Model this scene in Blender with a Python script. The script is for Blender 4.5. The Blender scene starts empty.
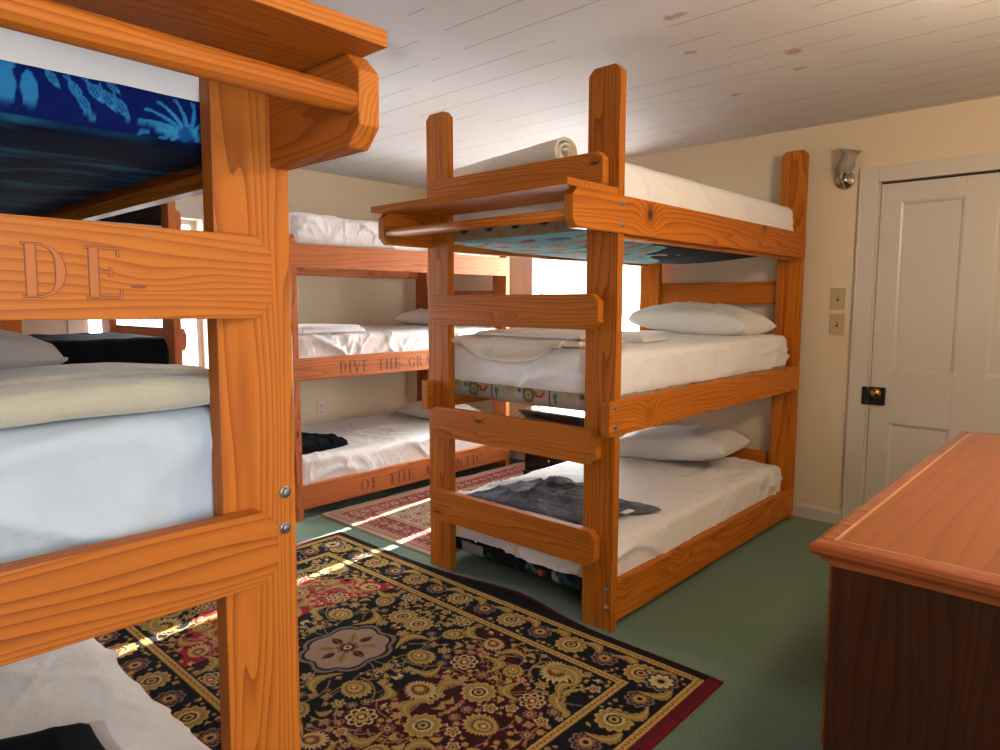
import bpy, bmesh, math, random
import numpy as np
from mathutils import Matrix, Vector

# ---------------------------------------------------------------- scene, camera, light
S = bpy.context.scene
COL = S.collection
S.view_settings.view_transform = 'Standard'
S.view_settings.look = 'None'
S.view_settings.gamma = 1.0
S.view_settings.use_curve_mapping = False
S.view_settings.exposure = 0.08
S.cycles.use_denoising = True
S.cycles.max_bounces = 10
S.cycles.diffuse_bounces = 6
S.cycles.transparent_max_bounces = 12
S.cycles.sample_clamp_indirect = 6.0

CAM_H = 1.275
yaw, pit = math.radians(42.69), math.radians(-6.03)
cam_d = bpy.data.cameras.new('camera')
cam_d.sensor_width = 36.0
cam_d.lens = 683.8 / 1000 * 36.0
cam_d.clip_start = 0.02
cam = bpy.data.objects.new('camera', cam_d)
COL.objects.link(cam)
fw = Vector((math.cos(yaw) * math.cos(pit), math.sin(yaw) * math.cos(pit), math.sin(pit)))
rt = Vector((math.sin(yaw), -math.cos(yaw), 0))
up = rt.cross(fw)
cam.matrix_world = Matrix(((rt.x, up.x, -fw.x, 0), (rt.y, up.y, -fw.y, 0), (rt.z, up.z, -fw.z, CAM_H), (0, 0, 0, 1)))
S.camera = cam

world = bpy.data.worlds.new('sky')
S.world = world
world.use_nodes = True
wb = world.node_tree.nodes['Background']
wb.inputs[0].default_value = (0.86, 0.93, 1.0, 1)
wb.inputs[1].default_value = 7.0


def add_light(name, kind, energy, color, loc, direction=None, **kw):
    d = bpy.data.lights.new(name, kind)
    d.energy = energy
    d.color = color
    for k, v in kw.items():
        setattr(d, k, v)
    o = bpy.data.objects.new(name, d)
    COL.objects.link(o)
    o.location = loc
    if direction is not None:
        o.rotation_euler = Vector(direction).to_track_quat('-Z', 'Y').to_euler()
    return o


add_light('sun', 'SUN', 75.0, (1.0, 0.95, 0.86), (8, 3.4, 3), (-1, -0.11, -0.45), angle=0.009)
# daylight arriving through the three windows (outside the glass)
add_light('window_daylight', 'AREA', 60.0, (0.88, 0.94, 1.0), (1.71, 4.86, 1.2), (0, -1, -0.12), shape='RECTANGLE', size=0.74, size_y=1.25)
add_light('window_daylight', 'AREA', 560.0, (0.92, 0.96, 1.0), (4.42, 2.94, 1.2), (-1, 0, -0.1), shape='RECTANGLE', size=0.95, size_y=1.3)
add_light('window_daylight', 'AREA', 26.0, (0.86, 0.93, 1.0), (0.10, -1.16, 1.35), (0.25, 1, -0.05), shape='RECTANGLE', size=1.2, size_y=1.4)

# ---------------------------------------------------------------- numpy noise


def _hash(ix, iy, iz, seed):
    h = (ix * 374761393 + iy * 668265263 + iz * 2147483647 + seed * 974711) & 0xFFFFFFFF
    h = ((h ^ (h >> 13)) * 1274126177) & 0xFFFFFFFF
    h = h ^ (h >> 16)
    return (h & 0xFFFF) / 65535.0


def vnoise(p, seed=0):
    p = np.asarray(p, dtype=np.float64)
    i = np.floor(p).astype(np.int64)
    f = p - i
    f = f * f * f * (f * (f * 6 - 15) + 10)
    r = 0
    for dx in (0, 1):
        wx = f[:, 0] if dx else 1 - f[:, 0]
        for dy in (0, 1):
            wy = f[:, 1] if dy else 1 - f[:, 1]
            for dz in (0, 1):
                wz = f[:, 2] if dz else 1 - f[:, 2]
                r = r + wx * wy * wz * _hash(i[:, 0] + dx, i[:, 1] + dy, i[:, 2] + dz, seed)
    return r * 2 - 1


def fbm(p, seed=0, o=3):
    r = 0
    a = 1.0
    for k in range(o):
        r = r + a * vnoise(p * (2 ** k), seed + k * 7)
        a *= 0.5
    return r


def ridge(p, seed=0):
    return 1 - np.abs(vnoise(p, seed)) * 2


# ---------------------------------------------------------------- objects


def link(o, parent=None):
    COL.objects.link(o)
    if parent:
        o.parent = parent
    return o


def tag(o, label=None, cat=None, group=None, kind=None):
    if label: o['label'] = label
    if cat: o['category'] = cat
    if group: o['group'] = group
    if kind: o['kind'] = kind
    return o


def empty(name, loc, rz=0.0, **kw):
    o = bpy.data.objects.new(name, None)
    o.empty_display_size = 0.1
    o.location = loc
    o.rotation_euler = (0, 0, rz)
    link(o)
    return tag(o, **kw)


def mesh_obj(name, verts, faces, mat, parent=None, smooth=False, mats=None, fmat=None):
    m = bpy.data.meshes.new(name)
    m.from_pydata([tuple(v) for v in verts], [], [tuple(f) for f in faces])
    for mm in (mats or [mat]):
        m.materials.append(mm)
    if fmat is not None:
        m.polygons.foreach_set('material_index', fmat)
    if smooth:
        m.polygons.foreach_set('use_smooth', [True] * len(m.polygons))
    m.update()
    return link(bpy.data.objects.new(name, m), parent)


def bm_obj(name, bm, mat, parent=None, smooth=False, mats=None):
    bmesh.ops.recalc_face_normals(bm, faces=bm.faces)
    m = bpy.data.meshes.new(name)
    bm.to_mesh(m)
    bm.free()
    for mm in (mats or [mat]):
        m.materials.append(mm)
    if smooth:
        m.polygons.foreach_set('use_smooth', [True] * len(m.polygons))
    return link(bpy.data.objects.new(name, m), parent)


def add_box(bm, x0, x1, y0, y1, z0, z1, bev=0.0, mi=0):
    t = bmesh.new()
    v = [t.verts.new((x, y, z)) for x in (x0, x1) for y in (y0, y1) for z in (z0, z1)]
    for f in ((0, 1, 3, 2), (4, 6, 7, 5), (0, 4, 5, 1), (2, 3, 7, 6), (0, 2, 6, 4), (1, 5, 7, 3)):
        t.faces.new([v[i] for i in f])
    bmesh.ops.recalc_face_normals(t, faces=t.faces)
    if bev:
        bmesh.ops.bevel(t, geom=t.edges[:], offset=bev, segments=2, affect='EDGES', profile=0.6)
    merge(bm, t, mi)


def merge(bm, t, mi=0):
    off = {}
    for v in t.verts:
        off[v] = bm.verts.new(v.co)
    for f in t.faces:
        try:
            nf = bm.faces.new([off[v] for v in f.verts])
            nf.material_index = mi
            nf.smooth = f.smooth
        except ValueError:
            pass
    t.free()


def add_prism(bm, poly, axis, a0, a1, bev=0.0, mi=0):
    """poly = 2D points in the plane normal to axis, extruded from a0 to a1."""
    def P(p, a):
        return {'x': (a, p[0], p[1]), 'y': (p[0], a, p[1]), 'z': (p[0], p[1], a)}[axis]
    t = bmesh.new()
    A = [t.verts.new(P(p, a0)) for p in poly]
    B = [t.verts.new(P(p, a1)) for p in poly]
    t.faces.new(A)
    t.faces.new(B[::-1])
    n = len(poly)
    for i in range(n):
        t.faces.new((A[i], B[i], B[(i + 1) % n], A[(i + 1) % n]))
    bmesh.ops.recalc_face_normals(t, faces=t.faces)
    if bev:
        bmesh.ops.bevel(t, geom=t.edges[:], offset=bev, segments=2, affect='EDGES', profile=0.6)
    merge(bm, t, mi)


def add_lathe(bm, prof, M=Matrix.Identity(4), n=24, mi=0, wob=None):
    """prof = [(r, z)]; revolved about z then moved by M."""
    t = bmesh.new()
    rows = []
    for r, z in prof:
        rows.append([t.verts.new(M @ Vector((r * math.cos(2 * math.pi * k / n) * (1 + (wob(z, k / n) if wob else 0)),
                                             r * math.sin(2 * math.pi * k / n) * (1 + (wob(z, k / n) if wob else 0)), z))) for k in range(n)])
    for a, b in zip(rows, rows[1:]):
        for k in range(n):
            f = t.faces.new((a[k], a[(k + 1) % n], b[(k + 1) % n], b[k]))
            f.smooth = True
    if prof[0][0] > 1e-5: t.faces.new(rows[0][::-1])
    if prof[-1][0] > 1e-5: t.faces.new(rows[-1])
    merge(bm, t, mi)


def box(name, x0, x1, y0, y1, z0, z1, mat, parent=None, bev=0.003):
    bm = bmesh.new()
    add_box(bm, x0, x1, y0, y1, z0, z1, bev)
    return bm_obj(name, bm, mat, parent)


def lattice(xs, ys, zs, skip_bottom=False):
    """surface lattice of a box: returns points, outward lattice ids and quads."""
    nx, ny, nz = len(xs) - 1, len(ys) - 1, len(zs) - 1
    idx, pts, faces = {}, [], []

    def V(i, j, k):
        key = (i, j, k)
        if key not in idx:
            idx[key] = len(pts)
            pts.append((xs[i], ys[j], zs[k]))
        return idx[key]
    for i in range(nx):
        for j in range(ny):
            if not skip_bottom:
                faces.append((V(i, j, 0), V(i, j + 1, 0), V(i + 1, j + 1, 0), V(i + 1, j, 0)))
            faces.append((V(i, j, nz), V(i + 1, j, nz), V(i + 1, j + 1, nz), V(i, j + 1, nz)))
    for i in range(nx):
        for k in range(nz):
            faces.append((V(i, 0, k), V(i + 1, 0, k), V(i + 1, 0, k + 1), V(i, 0, k + 1)))
            faces.append((V(i, ny, k), V(i, ny, k + 1), V(i + 1, ny, k + 1), V(i + 1, ny, k)))
    for j in range(ny):
        for k in range(nz):
            faces.append((V(0, j, k), V(0, j, k + 1), V(0, j + 1, k + 1), V(0, j + 1, k)))
            faces.append((V(nx, j, k), V(nx, j + 1, k), V(nx, j + 1, k + 1), V(nx, j, k + 1)))
    return np.array(pts, float), faces


def ticks(a, b, r, step):
    L = b - a
    r = min(r, L / 2 * 0.999)
    inner = list(np.linspace(a + r, b - r, max(2, int(round((L - 2 * r) / step)) + 1)))
    return [a, a + r * .12, a + r * .35, a + r * .65] + inner + [b - r * .65, b - r * .35, b - r * .12, b]


def soft_box(name, x0, x1, y0, y1, z0, z1, r, step, mat, parent=None, disp=None, skip_bottom=False, zstep=None):
    """rounded soft block; disp(P, N) -> P lets the cloth wrinkle."""
    P, F = lattice(ticks(x0, x1, r, step), ticks(y0, y1, r, step), ticks(z0, z1, r, zstep or step), skip_bottom)
    lo = np.array([x0, y0, z0]) + min(r, (z1 - z0) / 2 * .999, (x1 - x0) / 2 * .999)
    hi = np.array([x1, y1, z1]) - min(r, (z1 - z0) / 2 * .999, (x1 - x0) / 2 * .999)
    if skip_bottom: lo[2] = z0
    Q = np.clip(P, lo, hi)
    N = P - Q
    ln = np.linalg.norm(N, axis=1, keepdims=True)
    N = N / np.maximum(ln, 1e-9)
    rr = min(r, (z1 - z0) / 2, (x1 - x0) / 2)
    P = Q + N * rr
    if skip_bottom:
        pass
    if disp is not None:
        P = disp(P, N)
    return mesh_obj(name, P, F, mat, parent, smooth=True)


# ---------------------------------------------------------------- materials


def new_mat(name):
    m = bpy.data.materials.new(name)
    m.use_nodes = True
    nt = m.node_tree
    b = nt.nodes['Principled BSDF']
    return m, nt, b


class G:
    """tiny node-graph helper"""
    def __init__(s, nt): s.nt = nt

    def n(s, t, **kw):
        nd = s.nt.nodes.new(t)
        for k, v in kw.items(): setattr(nd, k, v)
        return nd

    def l(s, a, b): s.nt.links.new(a, b)

    def inp(s, sock, v):
        if hasattr(v, 'is_output') or isinstance(v, bpy.types.NodeSocket): s.l(v, sock)
        else: sock.default_value = v

    def m(s, op, a, b=0.0, c=None):
        nd = s.n('ShaderNodeMath', operation=op)
        s.inp(nd.inputs[0], a)
        s.inp(nd.inputs[1], b)
        if c is not None: s.inp(nd.inputs[2], c)
        return nd.outputs[0]

    def noise(s, vec, scale, detail=2.0, rough=0.5, out=0):
        nd = s.n('ShaderNodeTexNoise')
        if vec is not None: s.l(vec, nd.inputs['Vector'])
        nd.inputs['Scale'].default_value = scale
        nd.inputs['Detail'].default_value = detail
        nd.inputs['Roughness'].default_value = rough
        return nd.outputs[out]

    def ramp(s, fac, stops):
        nd = s.n('ShaderNodeValToRGB')
        cr = nd.color_ramp
        while len(cr.elements) < len(stops): cr.elements.new(0.5)
        for e, (p, c) in zip(cr.elements, stops):
            e.position = p
            e.color = (*c, 1) if len(c) == 3 else c
        s.l(fac, nd.inputs[0])
        return nd.outputs[0]

    def mix(s, fac, a, b, blend='MIX'):
        nd = s.n('ShaderNodeMix', data_type='RGBA', blend_type=blend)
        s.inp(nd.inputs[0], fac)
        s.inp(nd.inputs[6], a if not isinstance(a, tuple) else (*a, 1))
        s.inp(nd.inputs[7], b if not isinstance(b, tuple) else (*b, 1))
        return nd.outputs[2]

    def bump(s, h, strength, dist=0.01):
        nd = s.n('ShaderNodeBump')
        nd.inputs['Strength'].default_value = strength
        nd.inputs['Distance'].default_value = dist
        s.l(h, nd.inputs['Height'])
        return nd.outputs[0]

    def obj(s): return s.n('ShaderNodeTexCoord').outputs['Object']


def wood_mat(name, axis, light, mid, dark, ring=0.011, rough=0.55, knots=True, knot_col=None, varnish=0.04):
    m, nt, b = new_mat(name)
    g = G(nt)
    co = g.obj()
    rnd = g.n('ShaderNodeObjectInfo').outputs['Random']
    sep = g.n('ShaderNodeSeparateXYZ')
    g.l(co, sep.inputs[0])
    order = {'x': (0, 1, 2), 'y': (1, 2, 0), 'z': (2, 0, 1)}[axis]
    ga, a, c = (sep.outputs[i] for i in order)
    ga = g.m('ADD', ga, g.m('MULTIPLY', rnd, 37.0))
    a = g.m('ADD', a, g.m('MULTIPLY', g.m('FRACT', g.m('MULTIPLY', rnd, 7.3)), 3.0))
    # slow wander, stretched along the grain
    cmb = g.n('ShaderNodeCombineXYZ')
    g.l(g.m('MULTIPLY', ga, 0.42), cmb.inputs[0]); g.l(g.m('MULTIPLY', a, 5.0), cmb.inputs[1]); g.l(g.m('MULTIPLY', c, 5.0), cmb.inputs[2])
    wander = g.noise(cmb.outputs[0], 1.6, 2.0, 0.45)
    # knots
    kv = g.n('ShaderNodeCombineXYZ')
    g.l(g.m('MULTIPLY', ga, 2.3), kv.inputs[0]); g.l(g.m('MULTIPLY', a, 8.0), kv.inputs[1]); g.l(g.m('MULTIPLY', c, 2.0), kv.inputs[2])
    vo = g.n('ShaderNodeTexVoronoi', feature='F1')
    vo.inputs['Scale'].default_value = 1.0
    g.l(kv.outputs[0], vo.inputs['Vector'])
    kd = vo.outputs['Distance']
    swell = g.m('MULTIPLY', g.m('POWER', g.m('MAXIMUM', g.m('SUBTRACT', 1.0, g.m('MULTIPLY', kd, 3.2)), 0.0), 2.0), 0.04)
    r = g.m('ADD', g.m('ADD', g.m('MULTIPLY', a, 0.85), g.m('MULTIPLY', c, 0.5)), g.m('ADD', g.m('MULTIPLY', wander, 0.13), swell))
    ph = g.m('FRACT', g.m('DIVIDE', r, ring))
    line = g.m('POWER', ph, 2.6)
    fv = g.n('ShaderNodeCombineXYZ')
    g.l(g.m('MULTIPLY', ga, 6.0), fv.inputs[0]); g.l(g.m('MULTIPLY', a, 260.0), fv.inputs[1]); g.l(g.m('MULTIPLY', c, 260.0), fv.inputs[2])
    fib = g.noise(fv.outputs[0], 1.0, 2.0, 0.6)
    patch = g.noise(cmb.outputs[0], 0.9, 3.0, 0.55)
    base = g.mix(g.m('MULTIPLY', g.m('SUBTRACT', patch, 0.3), 1.6), light, mid)
    nd_line = g.m('MULTIPLY', line, g.m('ADD', 0.30, g.m('MULTIPLY', patch, 0.85)))
    col = g.mix(nd_line, base, dark)
    col = g.mix(g.m('MULTIPLY', g.m('SUBTRACT', fib, 0.42), 0.5), col, dark)
    if knots:
        kf = g.ramp(kd, [(0.0, (1, 1, 1)), (0.035, (0.95, 0.95, 0.95)), (0.06, (0.3, 0.3, 0.3)), (0.12, (0, 0, 0))])
        col = g.mix(kf, col, knot_col or tuple(x * 0.28 for x in dark))
    g.l(col, b.inputs['Base Color'])
    b.inputs['Roughness'].default_value = rough
    b.inputs['Coat Weight'].default_value = varnish
    b.inputs['Coat Roughness'].default_value = 0.22
    b.inputs['Specular IOR Level'].default_value = 0.18
    g.l(g.bump(g.m('ADD', g.m('MULTIPLY', fib, 0.6), g.m('MULTIPLY', line, -0.4)), 0.18, 0.002), b.inputs['Normal'])
    return m


def paint_mat(name, col, rough=0.5, bump=0.1, bscale=60.0, var=0.04, spec=0.5):
    m, nt, b = new_mat(name)
    g = G(nt)
    co = g.obj()
    n = g.noise(co, 2.2, 4.0, 0.6)
    c2 = tuple(max(0, x * (1 - var * 4)) for x in col)
    g.l(g.mix(g.m('MULTIPLY', n, 0.6), col, c2), b.inputs['Base Color'])
    b.inputs['Roughness'].default_value = rough
    b.inputs['Specular IOR Level'].default_value = spec
    if bump: g.l(g.bump(g.noise(co, bscale, 3.0), bump, 0.002), b.inputs['Normal'])
    return m


def cloth_mat(name, col, rough=0.75, crinkle=0.25, cscale=9.0, weave=0.12, sheen=0.2, col2=None, coat=0.0, spec=0.3):
    m, nt, b = new_mat(name)
    g = G(nt)
    co = g.obj()
    n1 = g.noise(co, cscale, 4.0, 0.6)
    n2 = g.noise(co, 420.0, 2.0, 0.5)
    c2 = col2 or tuple(x * 0.9 for x in col)
    g.l(g.mix(n1, col, c2), b.inputs['Base Color'])
    b.inputs['Roughness'].default_value = rough
    b.inputs['Sheen Weight'].default_value = sheen
    b.inputs['Specular IOR Level'].default_value = spec
    b.inputs['Coat Weight'].default_value = coat
    b.inputs['Coat Roughness'].default_value = 0.35
    h = g.m('ADD', g.m('MULTIPLY', n1, crinkle), g.m('MULTIPLY', n2, weave * 0.06))
    g.l(g.bump(h, 0.7, 0.03), b.inputs['Normal'])
    return m


def flat_mat(name, col, rough=0.4, metal=0.0, coat=0.0, nscale=40.0, nb=0.05):
    m, nt, b = new_mat(name)
    g = G(nt)
    n = g.noise(g.obj(), nscale, 3.0)
    g.l(g.mix(n, col, tuple(x * 0.82 for x in col)), b.inputs['Base Color'])
    b.inputs['Roughness'].default_value = rough
    b.inputs['Metallic'].default_value = metal
    b.inputs['Coat Weight'].default_value = coat
    if nb: g.l(g.bump(n, nb, 0.002), b.inputs['Normal'])
    return m


def attr_mat(name, rough=0.85, bump=0.0, attr='Col', sheen=0.1, bscale=500.0):
    m, nt, b = new_mat(name)
    g = G(nt)
    at = g.n('ShaderNodeAttribute', attribute_name=attr)
    n = g.noise(g.obj(), bscale, 2.0, 0.6)
    g.l(g.mix(g.m('MULTIPLY', n, 0.55), at.outputs['Color'], (0.0, 0.0, 0.0)), b.inputs['Base Color'])
    b.inputs['Roughness'].default_value = rough
    b.inputs['Sheen Weight'].default_value = sheen
    b.inputs['Specular IOR Level'].default_value = 0.15
    if bump: g.l(g.bump(n, bump, 0.004), b.inputs['Normal'])
    return m


W_ORANGE = dict(light=(0.52, 0.158, 0.010), mid=(0.38, 0.100, 0.005), dark=(0.17, 0.030, 0.003))
W_FRONT = dict(light=(0.50, 0.145, 0.016), mid=(0.40, 0.102, 0.009), dark=(0.18, 0.034, 0.004))
W_RED = dict(light=(0.50, 0.155, 0.045), mid=(0.41, 0.110, 0.028), dark=(0.21, 0.045, 0.012))
WOOD = {}
for key, spec in (('amber', W_ORANGE), ('front', W_FRONT), ('red', W_RED)):
    for ax in 'xyz':
        WOOD[key, ax] = wood_mat('%s_pine_grain_%s' % (key, ax), ax, ring={'amber': .012, 'front': .0095, 'red': .013}[key], **spec)
M = {}
M['wall'] = paint_mat('cream_wall_paint', (0.66, 0.545, 0.39), 0.6, 0.12, 45.0)
M['trim'] = paint_mat('white_trim_paint', (0.56, 0.51, 0.45), 0.35, 0.08, 30.0)
M['plastic'] = flat_mat('almond_plastic', (0.48, 0.36, 0.20), 0.35)
M['white_plastic'] = flat_mat('white_plastic', (0.66, 0.61, 0.53), 0.35)
M['slot'] = flat_mat('dark_slot', (0.03, 0.025, 0.02), 0.5)
M['bolt'] = flat_mat('zinc_bolt', (0.32, 0.30, 0.29), 0.38, 0.9)
M['sheet'] = cloth_mat('white_sheet', (0.82, 0.79, 0.77), 0.62, 0.42, 8.0)
M['sheet_daylit'] = cloth_mat('white_sheet_daylit', (0.46, 0.51, 0.56), 0.55, 0.25, 6.0)  # white sheet again, with the cool daylight tint put into its colour
M['sheet_shiny'] = cloth_mat('white_vinyl_sheet', (0.80, 0.76, 0.74), 0.38, 0.35, 11.0, 0.05, 0.0, coat=0.25)
M['pillow'] = cloth_mat('white_pillow_cotton', (0.76, 0.72, 0.67), 0.7, 0.2, 8.0)
M['pillow_grey'] = cloth_mat('grey_pillow_cotton', (0.38, 0.36, 0.36), 0.75, 0.2, 8.0)
M['khaki'] = cloth_mat('khaki_fleece', (0.44, 0.39, 0.29), 0.95, 0.10, 30.0, 0.9, 0.5)
M['cream_fleece'] = cloth_mat('cream_fleece', (0.72, 0.62, 0.48), 0.95, 0.08, 40.0, 0.9, 0.5)
M['knit'] = cloth_mat('cream_knit', (0.70, 0.60, 0.47), 0.9, 0.08, 60.0, 0.9, 0.4)
M['white_fleece'] = cloth_mat('white_towel', (0.74, 0.71, 0.69), 0.95, 0.1, 30.0, 0.9, 0.4)
M['denim'] = cloth_mat('slate_blue_cloth', (0.035, 0.042, 0.066), 0.9, 0.5, 26.0, 0.9, 0.1, (0.16, 0.17, 0.21), spec=.15)
M['black_cloth'] = cloth_mat('black_cloth', (0.0025, 0.003, 0.006), 0.95, 0.2, 15.0, 0.6, 0.0, spec=.08)
M['brown_cloth'] = cloth_mat('dark_brown_blanket', (0.010, 0.005, 0.004), 0.95, 0.3, 40.0, 0.8, 0.0, spec=.08)
M['grey_trim'] = cloth_mat('grey_edging', (0.36, 0.32, 0.30), 0.85, 0.1, 30.0)
M['black_paint'] = flat_mat('black_lacquer', (0.012, 0.010, 0.011), 0.28, 0.0, 0.3)
M['brass'] = flat_mat('brass', (0.55, 0.30, 0.08), 0.22, 1.0)
M['iron'] = flat_mat('black_iron', (0.008, 0.008, 0.008), 0.45, 0.3)
M['chrome'] = flat_mat('chrome', (0.62, 0.58, 0.54), 0.12, 1.0, nb=0)
M['shadow_gap'] = flat_mat('dark_gap', (0.01, 0.008, 0.006), 0.9)

# ---------------------------------------------------------------- woven and printed patterns (drawn in metres)


class Canvas:
    def __init__(s, u0, u1, v0, v1, px, col):
        s.u0, s.v0, s.px = u0, v0, px
        s.nu, s.nv = int(round((u1 - u0) / px)) + 1, int(round((v1 - v0) / px)) + 1
        s.u = u0 + np.arange(s.nu) * px
        s.v = v0 + np.arange(s.nv) * px
        s.a = np.zeros((s.nv, s.nu, 3))
        s.a[:] = col
        s.busy = np.zeros((s.nv, s.nu), bool)

    def win(s, u0, u1, v0, v1):
        i0, i1 = max(0, int((u0 - s.u0) / s.px)), min(s.nu, int((u1 - s.u0) / s.px) + 2)
        j0, j1 = max(0, int((v0 - s.v0) / s.px)), min(s.nv, int((v1 - s.v0) / s.px) + 2)
        if i1 <= i0 or j1 <= j0: return None
        U, V = np.meshgrid(s.u[i0:i1], s.v[j0:j1])
        return slice(j0, j1), slice(i0, i1), U, V

    def put(s, sj, si, d, col):
        """d = signed distance-like (positive inside), soft one-texel edge."""
        m = np.clip(d / s.px + 0.5, 0, 1)[..., None]
        s.a[sj, si] = s.a[sj, si] * (1 - m) + np.array(col) * m

    def polar(s, cu, cv, R, fn, col, rot=0.0, asp=1.0):
        w = s.win(cu - R * 1.5, cu + R * 1.5, cv - R * 1.5, cv + R * 1.5)
        if not w: return
        sj, si, U, V = w
        du, dv = U - cu, V - cv
        c, t = math.cos(rot), math.sin(rot)
        x, y = du * c + dv * t, (-du * t + dv * c) / asp
        s.put(sj, si, R * fn(np.arctan2(y, x)) - np.hypot(x, y), col)

    def disc(s, cu, cv, R, col, asp=1.0, rot=0.0):
        s.polar(cu, cv, R, lambda t: 1.0 + 0 * t, col, rot, asp)

    def flower(s, cu, cv, R, n, layers, rot=0.0, asp=1.0):
        for sc, amp, col in layers:
            s.polar(cu, cv, R * sc, lambda t: 1 - amp + amp * np.abs(np.cos(n * t / 2)), col, rot, asp)

    def palmette(s, cu, cv, R, layers, rot=0.0):
        """fan-shaped serrated blossom"""
        for sc, jag, col in layers:
            s.polar(cu, cv, R * sc, lambda t: (0.80 + 0.22 * np.cos(t) + 0.10 * np.cos(2 * t)) * (1 - jag + jag * np.abs(((t * 11 / math.pi) % 1) * 2 - 1)), col, rot)

    def leaf(s, cu, cv, L, W, rot, col, rib=None, edge=None, bend=0.0, jag=0.25):
        w = s.win(cu - L, cu + L, cv - L, cv + L)
        if not w: return
        sj, si, U, V = w
        c, t = math.cos(rot), math.sin(rot)
        x, y = (U - cu) * c + (V - cv) * t, -(U - cu) * t + (V - cv) * c
        q = np.clip(x / L + 0.5, 0, 1)
        y = y - bend * L * (4 * (q - 0.5) ** 2 - 0.4)
        hw = W * np.sin(math.pi * q ** 0.75) * (1 - jag * np.abs(((q * 7) % 1) * 2 - 1))
        ins = np.minimum(hw - np.abs(y), L / 2 - np.abs(x))
        if edge is not None: s.put(sj, si, ins + 0.0045, edge)
        s.put(sj, si, ins, col)
        if rib is not None: s.put(sj, si, np.minimum(W * 0.16 - np.abs(y), ins - 0.002), rib)

    def line(s, pts, hw, col):
        for (a, b), (c, d) in zip(pts, pts[1:]):
            w = s.win(min(a, c) - hw * 2, max(a, c) + hw * 2, min(b, d) - hw * 2, max(b, d) + hw * 2)
            if not w: continue
            sj, si, U, V = w
            L2 = (c - a) ** 2 + (d - b) ** 2 + 1e-12
            q = np.clip(((U - a) * (c - a) + (V - b) * (d - b)) / L2, 0, 1)
            s.put(sj, si, hw - np.hypot(U - a - q * (c - a), V - b - q * (d - b)), col)

    def rect(s, u0, u1, v0, v1, col):
        w = s.win(u0, u1, v0, v1)
        if w:
            sj, si, U, V = w
            s.put(sj, si, np.minimum(np.minimum(U - u0, u1 - U), np.minimum(V - v0, v1 - V)), col)

    def sample(s, u, v):
        i = np.clip(((u - s.u0) / s.px + 0.5).astype(int), 0, s.nu - 1)
        j = np.clip(((v - s.v0) / s.px + 0.5).astype(int), 0, s.nv - 1)
        return s.a[j, i]


def set_colors(o, rgb):
    m = o.data
    at = m.color_attributes.new('Col', 'FLOAT_COLOR', 'POINT')
    buf = np.ones((len(m.vertices), 4), np.float32)
    buf[:, :3] = rgb
    at.data.foreach_set('color', buf.ravel())


GOLD, GOLD2, CREAM = (.52, .33, .085), (.33, .21, .055), (.64, .48, .26)
BLACK, MAROON, RED = (.0045, .0045, .007), (.030, .004, .005), (.34, .008, .018)
ROSE, TEAL, RUST = (.24, .085, .06), (.035, .055, .05), (.26, .075, .03)
TAUPE = (.22, .15, .12)


def small_motif(c, u, v, R, rng, bg):
    k = rng.randrange(7)
    rot = rng.uniform(0, 6.28)
    if k == 0:
        c.flower(u, v, R, 6, [(1, .45, GOLD), (.62, .3, bg), (.45, .3, CREAM), (.2, 0, RED)], rot)
    elif k == 1:
        c.flower(u, v, R, 5, [(1, .4, CREAM), (.75, .4, RUST), (.38, 0, GOLD), (.18, 0, BLACK)], rot)
    elif k == 2:
        c.leaf(u, v, R * 2.1, R * .62, rot, GOLD2, GOLD, None, rng.uniform(-.5, .5))
    elif k == 3:
        c.leaf(u, v, R * 1.9, R * .55, rot, GOLD, GOLD2, None, rng.uniform(-.6, .6))
        c.disc(u + R * .8 * math.cos(rot + 1.2), v + R * .8 * math.sin(rot + 1.2), R * .28, ROSE)
    elif k == 4:
        c.flower(u, v, R, 4, [(1, .5, ROSE), (.7, .4, GOLD), (.35, 0, BLACK), (.18, 0, CREAM)], rot)
    elif k == 5:
        c.flower(u, v, R, 8, [(1, .35, TAUPE), (.72, .3, bg), (.5, .3, GOLD), (.2, 0, RED)], rot)
    else:
        for j in (-1, 0, 1):
            c.leaf(u + R * .5 * math.cos(rot + j * 1.1), v + R * .5 * math.sin(rot + j * 1.1), R * 1.2, R * .26, rot + j * 1.1, (GOLD, CREAM, GOLD2)[j], None, None, 0.2 * j, .15)


def big_motif(c, u, v, R, k, rot, bg):
    if k == 0:
        c.palmette(u, v, R, [(1.06, .16, bg), (1, .2, GOLD), (.82, .2, GOLD2), (.62, .18, TEAL), (.5, .12, GOLD), (.3, .2, RUST), (.14, 0, CREAM)], rot)
    elif k == 1:
        c.flower(u, v, R, 12, [(1.08, .1, bg), (1, .18, GOLD), (.86, .18, GOLD2), (.55, .15, CREAM), (.42, .1, BLACK), (.3, .3, GOLD), (.14, 0, RED)], rot)
    elif k == 2:
        c.flower(u, v, R, 8, [(1.1, .1, bg), (1, .22, CREAM), (.86, .22, BLACK), (.62, .3, GOLD), (.36, .2, RED), (.18, 0, CREAM)], rot)
        for i in range(8):
            a = rot + (i + .5) * math.pi / 4
            c.disc(u + R * .68 * math.cos(a), v + R * .68 * math.sin(a), R * .11, CREAM)
    elif k == 3:
        c.palmette(u, v, R, [(1.06, .25, bg), (1, .3, CREAM), (.84, .28, GOLD), (.55, .2, BLACK), (.44, .15, RUST), (.26, .1, GOLD)], rot)


def scatter(c, inside, n, rmin, rmax, rng, bgf, box4, taken, gap=1.02):
    for _ in range(n):
        u, v = rng.uniform(box4[0], box4[1]), rng.uniform(box4[2], box4[3])
        R = rng.uniform(rmin, rmax)
        if not inside(u, v, R): continue
        if any((u - a) ** 2 + (v - b) ** 2 < ((R + r) * gap) ** 2 for a, b, r in taken): continue
        taken.append((u, v, R))
        small_motif(c, u, v, R, rng, bgf(u, v))


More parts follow.
